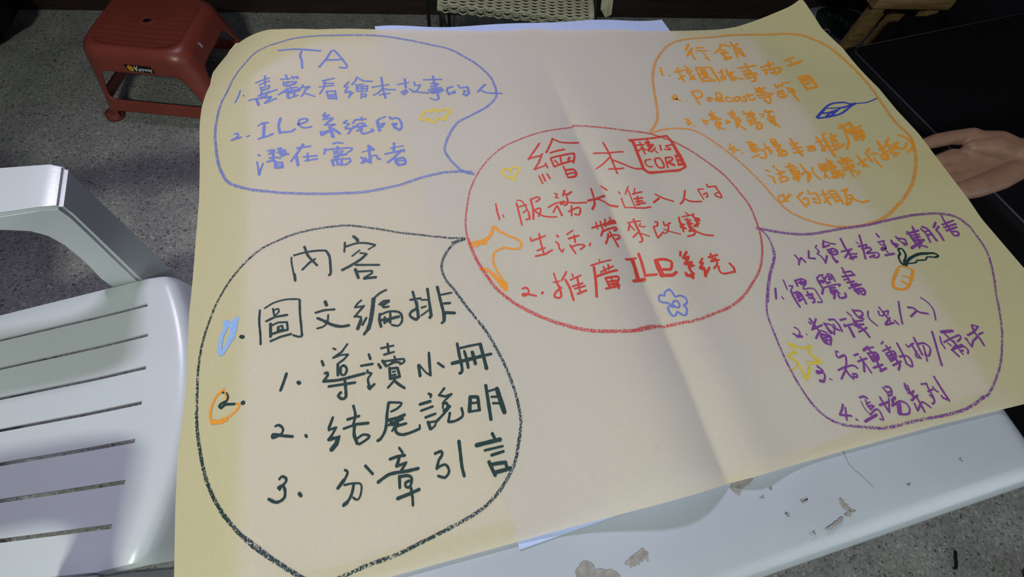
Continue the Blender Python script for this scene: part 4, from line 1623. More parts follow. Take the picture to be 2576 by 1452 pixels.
def ink_object(name, color, lines, lift, label=None, line=False):
    V, F, ID = [], [], []
    def rib(P, w):
        n0 = len(V); ribbon(V, F, P, w); ID.extend([(len(F) % 41)*6e-6]*(len(V)-n0))
    for ln in lines:
        a = ln[1:].split(' '); w = int(a[0])*1e-4
        P = [Vector((int(x)*1e-4, int(y)*1e-4, 0)) for x, y in (q.split(',') for q in a[1:])]
        if ln[0] == '~': rib(catmull(P), w)
        else:
            for p, q in (zip(P, P[1:]) if len(P) > 1 else [(P[0], P[0])]):
                n = max(1, int((q-p).length/.004)); rib([p.lerp(q, k/n) for k in range(n+1)], w)
    Z = []
    for v, up in zip(V, ID):
        hloc = bvh.ray_cast(Vector((v.x, v.y, 1.2)), Vector((0, 0, -1)))[0]
        Z.append((v.x, v.y, (hloc.z if hloc else paper_z(v.x, v.y))+lift+up))
    # up-facing winding
    Fo = []
    for f in F:
        a, b, c = (V[f[0]], V[f[1]], V[f[2]])
        Fo.append(f if (b-a).cross(c-a).z > 0 else tuple(reversed(f)))
    o = obj(name, (Z, Fo), (M_line if line else M_ink)[color], poster, False)
    if label: o['label'] = label
    return o
KIND = {'writing': ('handwriting', '{} crayon handwriting'), 'bubble_outline': ('bubble_outline', '{} crayon bubble outline'), 'doodle_cloud': ('cloud_drawing', 'small {} crayon cloud'),
    'doodle_heart': ('heart_drawing', 'small {} crayon heart'), 'core_box': ('square_drawing', '{} crayon square with small words in it'), 'doodle_flower': ('flower_drawing', 'small {} crayon flower'),
    'doodle_horse': ('horse_drawing', '{} crayon horse head'), 'doodle_leaf': ('leaf_drawing', '{} crayon leaf'), 'doodle_carrot': ('carrot_drawing', '{} crayon carrot'),
    'doodle_carrot_leaves': ('carrot_leaf_drawing', 'dark {} crayon carrot leaves'), 'doodle_star': ('star_drawing', '{} crayon star'), 'doodle_loop_blue': ('rabbit_drawing', '{} crayon loop with two ears'),
    'doodle_ring': ('ring_drawing', '{} crayon ring around a number')}
CN = {'skyblue': 'light blue', 'navy': 'dark blue', 'green': 'dark green'}
grp = []
for ln in INKDATA.strip().split('\n'):
    if ln[0] == 'G': grp.append((ln.split()[1], ln.split()[2], []))
    else: grp[-1][2].append(ln)
for k, (kind, color, lines) in enumerate(grp):
    nm, lab = KIND[kind]
    ink_object(nm, color, lines, .00025+.000006*k, lab.format(CN.get(color, color)), kind == 'bubble_outline')

# ---------------------------------------------------------------- light blue sheet under the poster
def bluez(x, y):
    return .7216+.0006*math.sin(x*23+y*5)**2-.03*max(0, y-.33)*(1-math.sin(x*22+1))
bl = [Vector((-.236, -.4040, 0)), Vector((.262, -.372, 0)), Vector((.2240, .376, 0)), Vector((-.298, .4045, 0))]
V = []; F = []; n1, n2 = 60, 80
for j in range(n2+1):
    for i in range(n1+1):
        u, v = i/n1, j/n2; p = (1-v)*((1-u)*bl[0]+u*bl[1])+v*((1-u)*bl[3]+u*bl[2])
        wob = .003*math.sin(u*17+1)*(v > .97)
        V.append((p.x, p.y+wob, bluez(p.x, p.y)))
for j in range(n2):
    for i in range(n1): a = j*(n1+1)+i; F.append((a, a+1, a+n1+2, a+n1+1))
tag(obj('paper_sheet', (V, F), M_bluesheet), 'light blue sheet of paper lying between the cream poster and the white table', 'paper')

# plain white sheet added under both, to whiten the translucent poster from below
bm = bmesh.new()
fv = [bm.verts.new((x, y, .7204)) for x, y in ((-.490, -.378), (.372, -.372), (.366, .292), (-.10, .345), (-.30, .366), (-.400, .366), (-.490, .300))]
bm.faces.new(fv); r = bmesh.ops.extrude_face_region(bm, geom=bm.faces[:])
for v in r['geom']:
    if isinstance(v, bmesh.types.BMVert): v.co.z += .0005
tag(obj('paper_sheet', bm, M_whitesheet, None, False), 'plain white sheet of paper added under the cream poster to whiten it from below', 'paper')

# ---------------------------------------------------------------- red plastic stool
stool = thing('plastic_stool', 'red plastic stool with grooved top and small black label on its apron', 'stool', (-.996, 1.213, 0), math.radians(-15.8))
SH = .258
def sring(z, n=240):
    """rounded-square outline of the stool wall at height z"""
    t = max(0, min(1, z/SH)); a = .212-.058*t**.85; b = .186-.038*t**.85; r = .045+.012*t
    if z > SH-.035:
        q = (z-(SH-.035))/.035; k = .026*(1-math.sqrt(max(0, 1-q*q))); a -= k; b -= k
    P = []; pts = rr(a, b, r, 14)
    cl = [Vector((*p, 0)) for p in pts+[pts[0]]]; L = [0]
    for p, q in zip(cl, cl[1:]): L.append(L[-1]+(q-p).length)
    i = 0
    for k in range(n):
        s = L[-1]*k/n
        while L[i+1] < s: i += 1
        P.append(cl[i].lerp(cl[i+1], (s-L[i])/max(1e-9, L[i+1]-L[i])))
    return P
def win(u, z, half):
    """signed distance-like value, below 0 inside a window of the stool wall"""
    zb, zt = .085, .186; hw = half(z)
    dx = abs(u)-hw; dz = max(zb-z, z-zt); r = .022
    ax, az = dx+r, dz+r
    return math.hypot(max(ax, 0), max(az, 0))+min(max(ax, az), 0)-r
def foot_gap(u, z, half):
    dx = abs(u)-half; dz = z-.044; r = .012
    ax, az = dx+r, dz+r
    return math.hypot(max(ax, 0), max(az, 0))+min(max(ax, az), 0)-r
NZ, NR = 70, 240
zs = [.015+(SH-.015)*k/NZ for k in range(NZ+1)]
def sdf(P, z):
    if abs(P.y)/.17 > abs(P.x)/.2: return min(win(P.x, z, lambda z: .158-.36*(z-.078)), foot_gap(P.x, z, .160)), P.x
    return min(win(P.y, z, lambda z: .132-.36*(z-.078)), foot_gap(P.y, z, .134)), P.y
bm = bmesh.new(); rg = []
for z in zs: rg.append([(bm.verts.new((p.x, p.y, z)), sdf(p, z)[0]) for p in sring(z, NR)])
for a, b, in zip(rg, rg[1:]):
    for k in range(NR):
        q = (a[k], a[(k+1) % NR], b[(k+1) % NR], b[k])
        if sum(x[1] for x in q)/4 > 0: bm.faces.new([x[0] for x in q])
for v in [v for v in bm.verts if not v.link_faces]: bm.verts.remove(v)
bnd = [v for v in bm.verts if any(e.is_boundary for e in v.link_edges) and .014 < v.co.z < SH-.01]
for _ in range(4):
    new = {}
    for v in bnd:
        nb = [e.other_vert(v) for e in v.link_edges if e.is_boundary]
        if len(nb) == 2: new[v] = v.co*.4+(nb[0].co+nb[1].co)*.3
    for v, c in new.items(): v.co = c
wall_o = obj('body', bm, M_red, stool)
md = wall_o.modifiers.new('thick', 'SOLIDIFY'); md.thickness = .0045; md.offset = -1
# grooved top
bm = bmesh.new(); aT, bT = sring(SH-.001)[0].x, .106
half_a = max(p.x for p in sring(SH)); half_b = max(p.y for p in sring(SH)); rT = .057
gr = [-.104+.0228*k for k in range(10)]
vl = sorted({round(x, 5) for g in gr for x in (g-.0030, g-.0025, g+.0025, g+.0030)} | {round(-half_b+half_b*2*k/40, 5) for k in range(41) if min(abs(-half_b+half_b*2*k/40-g) for g in gr) > .0036})
def ext(y):
    d = abs(y)-(half_b-rT)
    return half_a-rT+math.sqrt(max(0, rT*rT-max(0, d)**2)) if abs(y) < half_b else half_a-rT
us = [-1+2*k/64 for k in range(65)]
grid = []
for y in vl:
    e = ext(y); row = []
    for u in us:
        x = u*e; z = SH-.0035*(1-(abs(u))**3)*(1-(abs(y)/half_b)**4)
        ge = .130-.40*max(0, abs(y)-.060)
        if any(abs(y-g) < .0027 for g in gr) and abs(x) < ge and not (abs(y) < .022 and abs(x) < .026): z -= .012
        row.append(bm.verts.new((x, y, z)))
    grid.append(row)
for a, b in zip(grid, grid[1:]):
    for i in range(64): bm.faces.new((a[i], a[i+1], b[i+1], b[i]))
auto_sharp(obj('seat', bm, M_red, stool), .5)
bm = bmesh.new()
loft(bm, [[(r*math.cos(a), r*.8*math.sin(a), SH+dz) for a in (2*PI*k/28 for k in range(28))] for r, dz in ((.024, -.0045), (.018, -.0020), (.014, -.0022), (.012, -.0045))], False, False)
obj('finger_hole_rim', bm, M_red, stool)
bm = bmesh.new()
loft(bm, [[(r*math.cos(a), r*.8*math.sin(a), SH+dz) for a in (2*PI*k/24 for k in range(24))] for r, dz in ((.0122, -.0034), (.0118, -.0030))]); obj('finger_hole_dark', bm, M_label_hole, stool)  # black disc on the closed top paints the shade inside the hole
for sx in (-1, 1):
    for sy in (-1, 1):
        bm = bmesh.new(); cx, cy = sx*.190, sy*.164
        loft(bm, [[(cx+r*math.cos(a), cy+r*math.sin(a), z) for a in (2*PI*k/28 for k in range(28))] for r, z in ((.024, 0), (.0275, .003), (.0275, .011), (.0250, .015), (.0235, .017), (.0245, .020), (.018, .023))])
        obj('foot', bm, M_redfoot, stool)
# label on the apron: black plate, orange disc, white lettering
def wall_y(z): return -max(p.y for p in sring(z))
zl = .203; yl = wall_y(zl)-.0008; tilt = math.atan2(wall_y(.21)-wall_y(.18), .04)
lab = bpy.data.objects.new('name_label', None)
bm = bmesh.new(); box(bm, -.039, .039, -.0006, .0006, -.0105, .0105, .0004)
for v in bm.verts: v.co.x += v.co.z*-.25
lab = obj('name_label', bm, M_label_hole, stool, False); lab.location = (.008, yl, zl); lab.rotation_euler = (-tilt, 0, 0)
lab['label'] = 'black label with orange dot and white lettering'
bm = bmesh.new(); loft(bm, [[(-.0255+.0092*math.cos(a), y, .0092*math.sin(a)) for a in (2*PI*k/24 for k in range(24))] for y in (-.0007, -.0012)])
obj('orange_dot', bm, M_labelorange, lab, False)
def text_obj(name, s, size, loc, parent, m, rot=(PI/2, 0, 0), ext=.0003):
    cu = bpy.data.curves.new(name, 'FONT'); cu.body = s; cu.size = size; cu.extrude = ext; cu.offset = size*.008
    t = bpy.data.objects.new(name, cu); COL.objects.link(t)
    dg = bpy.context.evaluated_depsgraph_get(); dg.update()
    me = bpy.data.meshes.new_from_object(t.evaluated_get(dg)); bpy.data.objects.remove(t)
    me.name = name; me.materials.clear(); me.materials.append(m)
    o = bpy.data.objects.new(name, me); COL.objects.link(o); o.location = loc; o.rotation_euler = rot
    if parent: o.parent = parent
    return o
text_obj('lettering', 'K', .0235, (-.0145, -.0010, -.0078), lab, M_labelwhite)
text_obj('lettering', 'eyway', .0155, (-.0015, -.0010, -.0052), lab, M_labelwhite)
bm = bmesh.new(); pts = [(-.006, .020), (.004, .010), (.003, -.014), (-.004, -.004)]
fv = [bm.verts.new((0, y, z)) for y, z in pts]; bm.faces.new(fv)
r = bmesh.ops.extrude_face_region(bm, geom=bm.faces[:])
for v in r['geom']:
    if isinstance(v, bmesh.types.BMVert): v.co.x += .0006
st = obj('torn_sticker', bm, M_sticker, stool, False); st.location = (max(p.x for p in sring(.218))-.0002, -.045, .216); st.rotation_euler = (0, -.18, 0); st['label'] = 'torn white sticker'

# ---------------------------------------------------------------- white plastic armchair
chair = thing('plastic_armchair', 'white plastic armchair with slotted seat, left of the table', 'chair', (0, 0, 0))
YC = -.0735
def ky(k, x): return YC+k*(.0615+(x+.79)*.034)
def slot_end(k): y = ky(k, -.79); return -.779-.45*(y+.04)**2
def front_x(y): return -.711-.85*(y+.07)**2
KE = 4.06
kl = []
for k in range(-3, 4): kl += [k-.052, k+.052]
kl += [k+.5 for k in range(-4, 4)]+[-KE+.35, -KE+.1, -KE, KE-.35, KE-.1, KE]
kl = sorted(kl)
bm = bmesh.new(); cols = []
XB, XS = -1.215, -1.175
for k in kl:
    xe = slot_end(k); y0 = ky(k, xe); fx = front_x(y0)
    xs = [XB, XS]+[XS+(xe-XS)*i/14 for i in range(1, 15)]
    col = []
    for x in xs: col.append((x, ky(k, x), 0))
    for t in (.35, .7, 1): col.append((xe+(fx-.016-xe)*t, ky(k, xe), 0))
    for dx, dz in ((-.008, -.0015), (0, -.006), (.006, -.015), (.010, -.03), (.014, -.055), (.017, -.075)): col.append((fx+dx, ky(k, xe), dz))
    cc = []
    for x, y, dz in col:
        e = abs(k)/KE; z = .42+dz-.007*(1-e*e)*min(1, max(0, (-.76-x)/.1)+.0)+(.010*max(0, (-1.02-x)/.2)**2)
        if abs(k) == KE: z -= .022
        elif abs(k) > KE-.15: z -= .004
        cc.append(bm.verts.new((x, y, z)))
    cols.append(cc)
for a, b, k0, k1 in zip(cols, cols[1:], kl, kl[1:]):
    slot = abs(k1-k0-.104) < 1e-6 and abs((k0+k1)/2-round((k0+k1)/2)) < 1e-6
    for i in range(len(a)-1):
        if slot and 1 <= i < 15: continue
        bm.faces.new((a[i], a[i+1], b[i+1], b[i]))
for v in [v for v in bm.verts if not v.link_faces]: bm.verts.remove(v)
s = obj('seat', bm, M_chair, chair); md = s.modifiers.new('thick', 'SOLIDIFY'); md.thickness = .005; md.offset = -1
md = s.modifiers.new('crisp', 'EDGE_SPLIT'); md.split_angle = .7
def sweep(bm, secs):
    """secs: (centre x, z), normal (nx, nz), half thickness, y0, y1"""
    R = []
    for (cx, cz), (nx, nz), h, y0, y1 in secs:
        R.append([bm.verts.new(p) for p in ((cx+nx*h, y0, cz+nz*h), (cx+nx*h, y1, cz+nz*h), (cx-nx*h, y1, cz-nz*h), (cx-nx*h, y0, cz-nz*h))])
    for a, b in zip(R, R[1:]):
        for k in range(4): bm.faces.new((a[k], a[(k+1) % 4], b[(k+1) % 4], b[k]))
    bm.faces.new(list(reversed(R[0]))); bm.faces.new(R[-1])
    return bm
for sgn in (1, -1):
    def Y(y): return y if sgn > 0 else 2*YC-y
    OUT = [(-1.26, .652), (-1.10, .662), (-.95, .665), (-.86, .664), (-.795, .661), (-.774, .651), (-.778, .625), (-.790, .56), (-.802, .49), (-.812, .42), (-.812, .36), (-.815, .2), (-.81, 0)]
    INN = [(-1.26, .628), (-1.10, .637), (-.95, .641), (-.885, .636), (-.862, .624), (-.848, .606), (-.842, .585), (-.844, .55), (-.853, .49), (-.867, .43), (-.870, .36), (-.865, .2), (-.85, 0)]
    Y0 = [.150, .146, .142, .143, .148, .156, .161, .166, .169, .170, .170, .176, .185]
    Y1 = [.232, .234, .236, .236, .236, .236, .236, .235, .234, .233, .232, .230, .230]
    OX1 = [-1.26, -1.10, -.95, -.86, -.797, -.780, -.783, -.786, -.788, -.792, -.796, -.806, -.80]
    def limb(rows):
        bm = bmesh.new(); R = []
        for i in rows:
            (ox, oz), (ix, iz), ya, yb = OUT[i], INN[i], Y0[i], Y1[i]
            R.append([bm.verts.new(p) for p in ((ox, Y(ya), oz), (OX1[i], Y(yb), oz), (ix, Y(yb), iz), (ix, Y(ya), iz))])
        for a, b in zip(R, R[1:]):
            for k in range(4): bm.faces.new((a[k], a[(k+1) % 4], b[(k+1) % 4], b[k]))
        bm.faces.new(list(reversed(R[0]))); bm.faces.new(R[-1]); bmesh.ops.recalc_face_normals(bm, faces=bm.faces[:])
        bmesh.ops.bevel(bm, geom=[e for e in bm.edges if len(e.link_faces) == 2 and e.calc_face_angle(0) > .9], offset=.005, segments=2, affect='EDGES')
        return bm
    bm = limb(range(0, 13))
    o = obj('side_frame', bm, M_chair, chair); auto_sharp(o, .9)
    bm = bmesh.new(); sweep(bm, [((-1.30, .0), (1, 0), .022, Y(.15), Y(.20)), ((-1.25, .3), (1, 0), .026, Y(.13), Y(.19)), ((-1.235, .45), (1, 0), .03, Y(.12), Y(.20)), ((-1.29, .66), (1, 0), .022, Y(.13), Y(.22)), ((-1.36, .86), (1, 0), .016, Y(.08), Y(.16))])
    obj('back_leg', bm, M_chair, chair, False)
for k in range(-3, 4):
    bm = bmesh.new(); y = YC+k*.045
    sweep(bm, [((-1.205, .415), (1, 0), .006, y-.016, y+.016), ((-1.25, .5), (1, .2), .006, y-.017, y+.017), ((-1.30, .68), (1, .3), .006, y-.018, y+.018), ((-1.365, .86), (1, .3), .006, y-.019, y+.019)])
    obj('back_slat', bm, M_chair, chair, False)
bm = bmesh.new(); box(bm, -1.40, -1.355, YC-.235, YC+.235, .84, .90, .012, 3); obj('top_rail', bm, M_chair, chair)

# ---------------------------------------------------------------- woven chair in front of the wall
wr = math.radians(-15.4)
rattan = thing('woven_chair', 'chair with woven olive cord seat on a thin black metal frame, behind the poster', 'chair', (-.119, .958, 0), wr)
SW, SD, SZ = .444, .38, .41
bm = bmesh.new(); nrib = 17
def seatpt(s, u):
    """s = distance from the front lower lip backwards over the roll"""
    if s < .035: return (u, .0+(.012*(1-s/.035))**1.0, SZ-.030+.030*math.sin(s/.035*PI/2))
    return (u, (s-.035)*1.0, SZ)
rows = 54
for j in range(rows):
    s = .002+j*.0073
    ph = j % 2; pts = []
    n = nrib*6
    for i in range(n+1):
        u = SW*i/n; x, y, z = seatpt(s, u)
        a = math.sin(PI*(i/6)+ph*PI); amp = .0022
        if s < .035: pts.append((x, y-amp*a, z+.002*math.cos(i/6*2*PI)))
        else: pts.append((x, y+.0018*math.cos(i/6*2*PI), z+amp*a))
    tube(bm, pts, .0026, 5)
w = obj('woven_seat', bm, M_cord, rattan); w['kind'] = 'stuff'
bm = bmesh.new()
for i in range(nrib+1):
    u = SW*i/nrib; tube(bm, [seatpt(s, u) for s in (.0, .012, .024, .035, .06, .2, .395)], .0030, 6)
w = obj('warp_cord', bm, M_cord, rattan); w['kind'] = 'stuff'
for sx in (0, 1):
    bm = bmesh.new(); tube(bm, [(sx*SW, .0, SZ-.02), (sx*SW, .02, SZ-.002), (sx*SW, .06, SZ), (sx*SW, .39, SZ)], .010, 12); o = obj('wrapped_edge', bm, M_cord, rattan)
for x, y, x2, y2 in ((-.030, .228, -.036, .228), (SW+.03, .32, SW+.116, .32), (-.025, .40, -.03, .42), (SW+.03, .40, SW+.035, .42)):
    bm = bmesh.new(); tube(bm, [(x2, y2, 0), (x, y, SZ+(.30 if y > .35 else -.004))], .0065, 10); obj('leg', bm, M_black, rattan)
bm = bmesh.new(); tube(bm, [(-.0745, .219, 0), (-.0745, .219, SZ+.22)], .0062, 10); obj('arm_post', bm, M_black, rattan)
bm = bmesh.new(); tube(bm, [(.028, .24, 0), (-.003, .02, SZ-.02)], .006, 10); obj('front_strut', bm, M_black, rattan)
bm = bmesh.new(); tube(bm, [(-.02, .03, SZ-.045), (.16, .075, SZ-.028), (SW+.02, .15, SZ-.01)], .0055, 10); obj('stretcher', bm, M_black, rattan)
bm = bmesh.new(); tube(bm, [(-.03, .012, SZ-.012), (SW+.03, .012, SZ-.012)], .006, 10); obj('front_rail', bm, M_black, rattan)
bm = bmesh.new()
for k in range(9):
    a = k/8; tube(bm, [(SW+.03+.028*a, .045-.01*a, SZ-.012+.03*abs(a-.6)), (SW+.030+.030*a, .10, SZ+.05), (SW+.03+.03*a, .18, SZ+.16)], .0032, 6)
o = obj('cord_binding', bm, M_cord, rattan); o['kind'] = 'stuff'

# ---------------------------------------------------------------- black upholstered bench at the right
bench = thing('bench', 'black upholstered bench with thin slate piping, right of the table behind the hand', 'bench', (1.0, .59, 0), math.radians(7.2))
bm = bmesh.new(); box(bm, .0, 1.05, -1.20, .0, .335, .450, .022, 4); obj('cushion', bm, M_uphol, bench)
bm = bmesh.new(); box(bm, .03, 1.02, -1.17, -.03, .05, .335, .01); obj('bench_base', bm, M_uphol, bench, False)
for z in (.4475, .338):
    bm = bmesh.new(); tube(bm, [(.012, -1.18, z), (.012, -.03, z), (.03, -.012, z), (1.0, -.012, z)] if z > .4 else [(-.001, -1.18, z), (-.001, -.03, z)], .0028, 8); obj('piping', bm, M_piping, bench)
for x in (.06, .98):
    for y in (-1.12, -.07):
        bm = bmesh.new(); tube(bm, [(x, y, 0), (x, y, .055)], .02, 10); obj('foot', bm, M_black, bench)

# ---------------------------------------------------------------- pine stool beyond the bench
pine = thing('wooden_stool', 'honey coloured wooden stool at the top right, partly behind the black bench', 'stool', (1.32, .835, 0), math.radians(-7))
bm = bmesh.new(); box(bm, -.02, .27, -.015, .150, .392, .424, .006, 2); auto_sharp(obj('seat', bm, M_wood, pine))
for x0 in (.0, .21):
    for y in (.0, .105):
        x = x0+(.125 if y > 0 and x0 < .1 else 0)
        bm = bmesh.new(); box(bm, x, x+.045, y, y+.03, 0, .392, .004); auto_sharp(obj('leg', bm, M_wood, pine))

# black tote added so the space below the stool's seat stays dark
tote = thing('added_tote', 'black cloth tote added in front of the wooden stool to keep its legs dark', 'bag', (1.32, .835, 0), math.radians(-7))
bm = bmesh.new(); box(bm, .10, .33, -.115, -.025, 0, .385, .02, 3); obj('bag_body', bm, M_bagcloth, tote)
bm = bmesh.new(); tube(bm, [(.15, -.07, .375), (.155, -.07, .405), (.19, -.07, .415), (.225, -.07, .405), (.23, -.07, .375)], .006, 8); obj('handle', bm, M_bagcloth, tote)

# ---------------------------------------------------------------- black sofa shape, added to fill the dark beyond the wooden stool
added_settee = thing('added_settee', 'low black sofa shape added to fill the dark beyond the wooden stool and the bench', 'sofa', (1.93, .985, 0), math.radians(-7))
bm = bmesh.new(); box(bm, 0, 1.6, 0, .29, .06, .30, .02); obj('added_settee_base', bm, M_uphol, added_settee)
bm = bmesh.new(); box(bm, .01, 1.59, -.01, .215, .302, .42, .03, 4); obj('cushion', bm, M_uphol, added_settee)
bm = bmesh.new(); box(bm, .0, 1.6, .22, .29, .302, .80, .03, 4); obj('backrest', bm, M_uphol, added_settee)
for x in (.05, 1.52):
    for y in (.04, .25):
        bm = bmesh.new(); tube(bm, [(x, y, 0), (x, y, .065)], .02, 10); obj('foot', bm, M_black, added_settee)

# ---------------------------------------------------------------- printed bag on the floor behind
bag = thing('shopping_bag', 'pale lilac plastic bag with dark green round print, on the floor behind the poster corner', 'bag', (1.70, 1.20, 0), math.radians(-8))
V = []; F = []; na, nb = 30, 26
for j in range(nb+1):
    t = j/nb
    for i in range(na+1):
        u = i/na; x = -.17+.36*u; y = -.10+.30*t
        z = .028+.05*math.sin(PI*u)**.6*math.sin(PI*min(1, t*1.02))**.6+.010*noise.noise(Vector((x*14, y*14, 3)))
        V.append((x, y, z))
for j in range(nb):
    for i in range(na): a = j*(na+1)+i; F.append((a, a+1, a+na+2, a+na+1))
nb0 = len(V)
V += [(x, y, .002) for x, y, z in V]
F += [(a+nb0, d+nb0, c+nb0, b+nb0) for a, b, c, d in F[:]]
rim = [i for i in range(na)]+[na+(na+1)*j for j in range(nb)]+[nb*(na+1)+na-i for i in range(na)]+[(nb-j)*(na+1) for j in range(nb)]
for a, b in zip(rim, rim[1:]+rim[:1]): F.append((b, a, a+nb0, b+nb0))
bo = obj('bag_body', (V, F), M_plasticbag, bag)
def on_bag(P, lift):
    out = []
    for x, y in P:
        t = (y+.10)/.30; u = (x+.17)/.36
        out.append((x, y, .028+.05*math.sin(PI*max(0, min(1, u)))**.6*math.sin(PI*min(1, max(0, t)*1.02))**.6+.010*noise.noise(Vector((x*14, y*14, 3)))+lift))
    return out
V = []; F = []
for j in range(11):
    for k in range(40):
        a = 2*PI*k/40; r = j/10; V += on_bag([(.0+.115*r*math.cos(a), .02+.105*r*math.sin(a))], .0016)
for j in range(10):
    for k in range(40): F.append((j*40+k, (j+1)*40+k, (j+1)*40+(k+1) % 40, j*40+(k+1) % 40))
obj('round_print', (V, F), M_baggreen, bag)
for cx, cy, r in ((-.092, -.045, .017), (-.063, -.070, .011)):
    V = []; F = []
    for k in range(24):
        a = 2*PI*k/24
        V += on_bag([(cx+r*math.cos(a), cy+r*math.sin(a)), (cx+r*.55*math.cos(a), cy+r*.55*math.sin(a))], .0030)
    for k in range(24 if r > .015 else 16): F.append((2*k, (2*k+2) % 48, (2*k+3) % 48, 2*k+1))
    o = obj('printed_letter', (V, F), M_plasticbag, bag)
rs = random.Random(3)
for k in range(5):
    x0 = -.06+.018*k; y0 = .045-.022*k; V = on_bag([(x0, y0), (x0+.014, y0-.008), (x0+.020, y0+.022), (x0+.006, y0+.028)], .0032); obj('printed_letter', (V, [(0, 1, 2, 3)]), M_baglet, bag)
bm = bmesh.new(); V = [(0, 0), (.05, -.012), (.062, .03), (.012, .040)]
top = [bm.verts.new((x, y, .004+.004*i)) for i, (x, y) in enumerate(V)]; bm.faces.new(top)
r = bmesh.ops.extrude_face_region(bm, geom=bm.faces[:])
for v in r['geom']:
    if isinstance(v, bmesh.types.BMVert): v.co.z -= .002
o = obj('paper_scrap', bm, M_bluescrap, None, False); o.location = (1.92, 1.13, .0); tag(o, 'small pale blue scrap on the floor beside the wooden stool leg', 'scrap')

# ---------------------------------------------------------------- black bag at the top left, shoes and hook at the lower right
def blob(name, c, r, m, seed, amp=.12, flat=None, parent=None, sub=4):
    bm = bmesh.new(); bmesh.ops.create_icosphere(bm, subdivisions=sub, radius=1)
    for v in bm.verts:
        p = v.co.copy(); k = 1+amp*noise.noise(p*1.6+Vector((seed, 0, 0)))+amp*.4*noise.noise(p*5+Vector((0, seed, 0)))
        p = Vector([math.copysign(abs(q)**.75, q) for q in p])*k
        v.co = Vector((p.x*r[0], p.y*r[1], max(-r[2]*.98, p.z*r[2])))
    o = obj(name, bm, m, parent); o.location = c
    return o
bk = thing('backpack', 'black cloth bag slumped on the floor at the top left, beside the red stool', 'bag', (-1.775, 1.565, 0))
blob('bag_body', (0, 0, .165), (.235, .13, .165), M_bagcloth, 2, .14, parent=bk)
bm = bmesh.new(); tube(bm, [(-.06, .0, .30), (-.055, .0, .36), (.0, .0, .385), (.055, .0, .36), (.06, .0, .30)], .009, 8); obj('handle', bm, M_bagcloth, bk)
bm = bmesh.new(); box(bm, -.13, .14, -.142, -.10, .04, .19, .016, 3); obj('front_pocket', bm, M_bagcloth, bk)

def shoe(x, y, rz, label):
    t = thing('shoe', label, 'shoe', (x, y, 0), rz, 'black shoes below the table corner')
    out = [(-.040, 0), (-.046, .04), (-.036, .085), (-.012, .108), (.012, .110), (.036, .092), (.046, .05), (.040, 0), (.034, -.08), (.036, -.13), (.020, -.160), (-.020, -.160), (-.036, -.13), (-.034, -.08)]
    bm = bmesh.new(); loft(bm, [[(px*k, py*k, z) for px, py in out] for k, z in ((.97, 0), (1.03, .006), (1.03, .020), (.99, .024))]); obj('sole', bm, M_shoe, t)
    bm = bmesh.new()
    loft(bm, [[(px*k, py*k if py < .02 else (.02+(py-.02)*kk), z+max(0, -py)*zz) for px, py in out] for k, kk, z, zz in ((.98, .98, .022, 0), (.97, .95, .036, .02), (.88, .80, .052, .10), (.72, .45, .062, .22), (.62, .1, .066, .30))])
    obj('upper', bm, M_shoe, t)
shoe(.765, -.889, -.1, 'black shoe toe at the bottom edge, left one below the table corner')
shoe(1.050, -.888, -.25, 'black shoe toe in the bottom right corner')
bm = bmesh.new(); tube(bm, [(.893, -.712, .004), (.884, -.724, .004), (.877, -.736, .004), (.869, -.745, .004), (.862, -.744, .004)], [.003, .0034, .0034, .003, .002], 7)
tag(obj('hook', bm, M_black), 'small bent black hook lying on the floor at the lower right', 'hook')

# ---------------------------------------------------------------- hand and forearm holding the poster from below
person = thing('person', 'bare forearm and upturned hand in a dark sleeve, holding the right edge of the poster', 'person', (0, 0, 0))
def px(l): return l
bm = bmesh.new()
def cap(pts, rad, n=16):
    """limb segment with round ends"""
    P = [Vector(p) for p in pts]
    Q = []; R = []
    d0 = (P[1]-P[0]).normalized(); d1 = (P[-1]-P[-2]).normalized()
    for a in (80, 60, 35): Q.append(P[0]-d0*rad[0]*math.sin(math.radians(a))); R.append(rad[0]*math.cos(math.radians(a)))
    Q += P; R += rad
    for a in (35, 60, 80): Q.append(P[-1]+d1*rad[-1]*math.sin(math.radians(a))); R.append(rad[-1]*math.cos(math.radians(a)))
    tube(bm, Q, R, n)
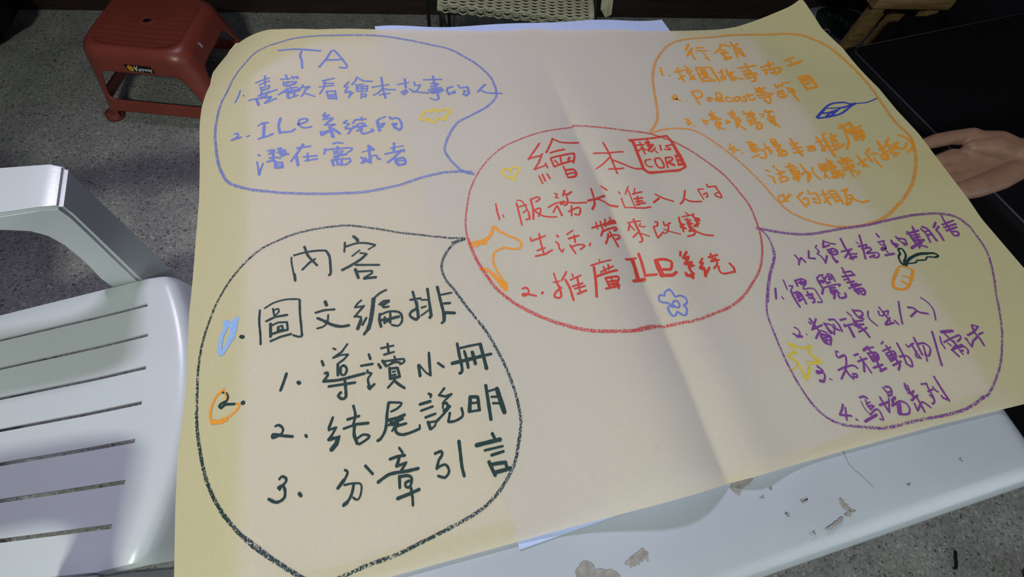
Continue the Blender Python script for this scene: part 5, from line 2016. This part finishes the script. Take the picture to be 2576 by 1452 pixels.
# hand (x, y, z, r): palm up, thumb on the far side, fingers running under the paper
cap([(1.22, -.085, .79), (1.0, -.083, .775), (.86, -.076, .762), (.74, -.062, .750), (.672, -.054, .742)], [.047, .045, .039, .0315, .0270])
cap([(1.0, -.088, .772), (.80, -.076, .752), (.672, -.066, .738)], [.036, .030, .0205])
cap([(.672, -.040, .740), (.74, -.052, .748)], [.0190, .0230])
cap([(.668, -.054, .736), (.61, -.048, .724), (.555, -.046, .716)], [.023, .015, .0125])
cap([(.668, -.064, .735), (.61, -.064, .722), (.545, -.062, .714)], [.022, .015, .0125])
cap([(.668, -.044, .737), (.612, -.034, .730), (.560, -.026, .718)], [.021, .016, .0125])
cap([(.640, -.050, .724), (.600, -.056, .716), (.555, -.058, .710)], [.018, .016, .0130])
cap([(.668, -.040, .742), (.640, -.026, .746), (.612, -.009, .744)], [.0195, .0215, .0140])
cap([(.655, -.042, .744), (.628, -.034, .748), (.600, -.024, .742)], [.018, .0190, .0125])
cap([(.612, -.005, .745), (.584, .003, .739), (.558, .004, .735), (.532, .002, .732)], [.0145, .0115, .0118, .0088])
cap([(.664, -.070, .737), (.620, -.082, .731), (.580, -.087, .724), (.548, -.086, .717)], [.0195, .0190, .017, .014])
cap([(.650, -.058, .728), (.605, -.066, .718), (.560, -.072, .711)], [.0185, .0175, .0145])
cap([(.640, -.052, .726), (.595, -.046, .717), (.555, -.038, .712)], [.0185, .0170, .0145])
cap([(.585, -.020, .722), (.556, -.026, .717)], [.0125, .0125])
cap([(.558, -.026, .716), (.520, -.020, .712), (.490, -.018, .718), (.468, -.018, .724)], [.0115, .0098, .0090, .0078])
cap([(.550, -.046, .714), (.506, -.042, .708), (.474, -.040, .714), (.448, -.039, .722)], [.0118, .0100, .0090, .0078])
cap([(.546, -.066, .713), (.505, -.063, .708), (.476, -.061, .714), (.454, -.060, .722)], [.0112, .0096, .0086, .0074])
cap([(.548, -.085, .716), (.515, -.083, .711), (.490, -.081, .716), (.473, -.080, .722)], [.0102, .0084, .0076, .0066])

o = obj('forearm_and_hand', bm, M_skin, person)
md = o.modifiers.new('skin', 'REMESH'); md.mode = 'VOXEL'; md.voxel_size = .0019; md.use_smooth_shade = True
md = o.modifiers.new('soft', 'SMOOTH'); md.factor = .5; md.iterations = 13
bm = bmesh.new(); tube(bm, [(1.06, -.084, .772), (1.10, -.084, .778), (1.25, -.085, .79), (1.5, -.10, .80)], [.054, .058, .064, .075], 20, False); s = obj('sleeve', bm, M_sleeve, person)
md = s.modifiers.new('t', 'SOLIDIFY'); md.thickness = .004
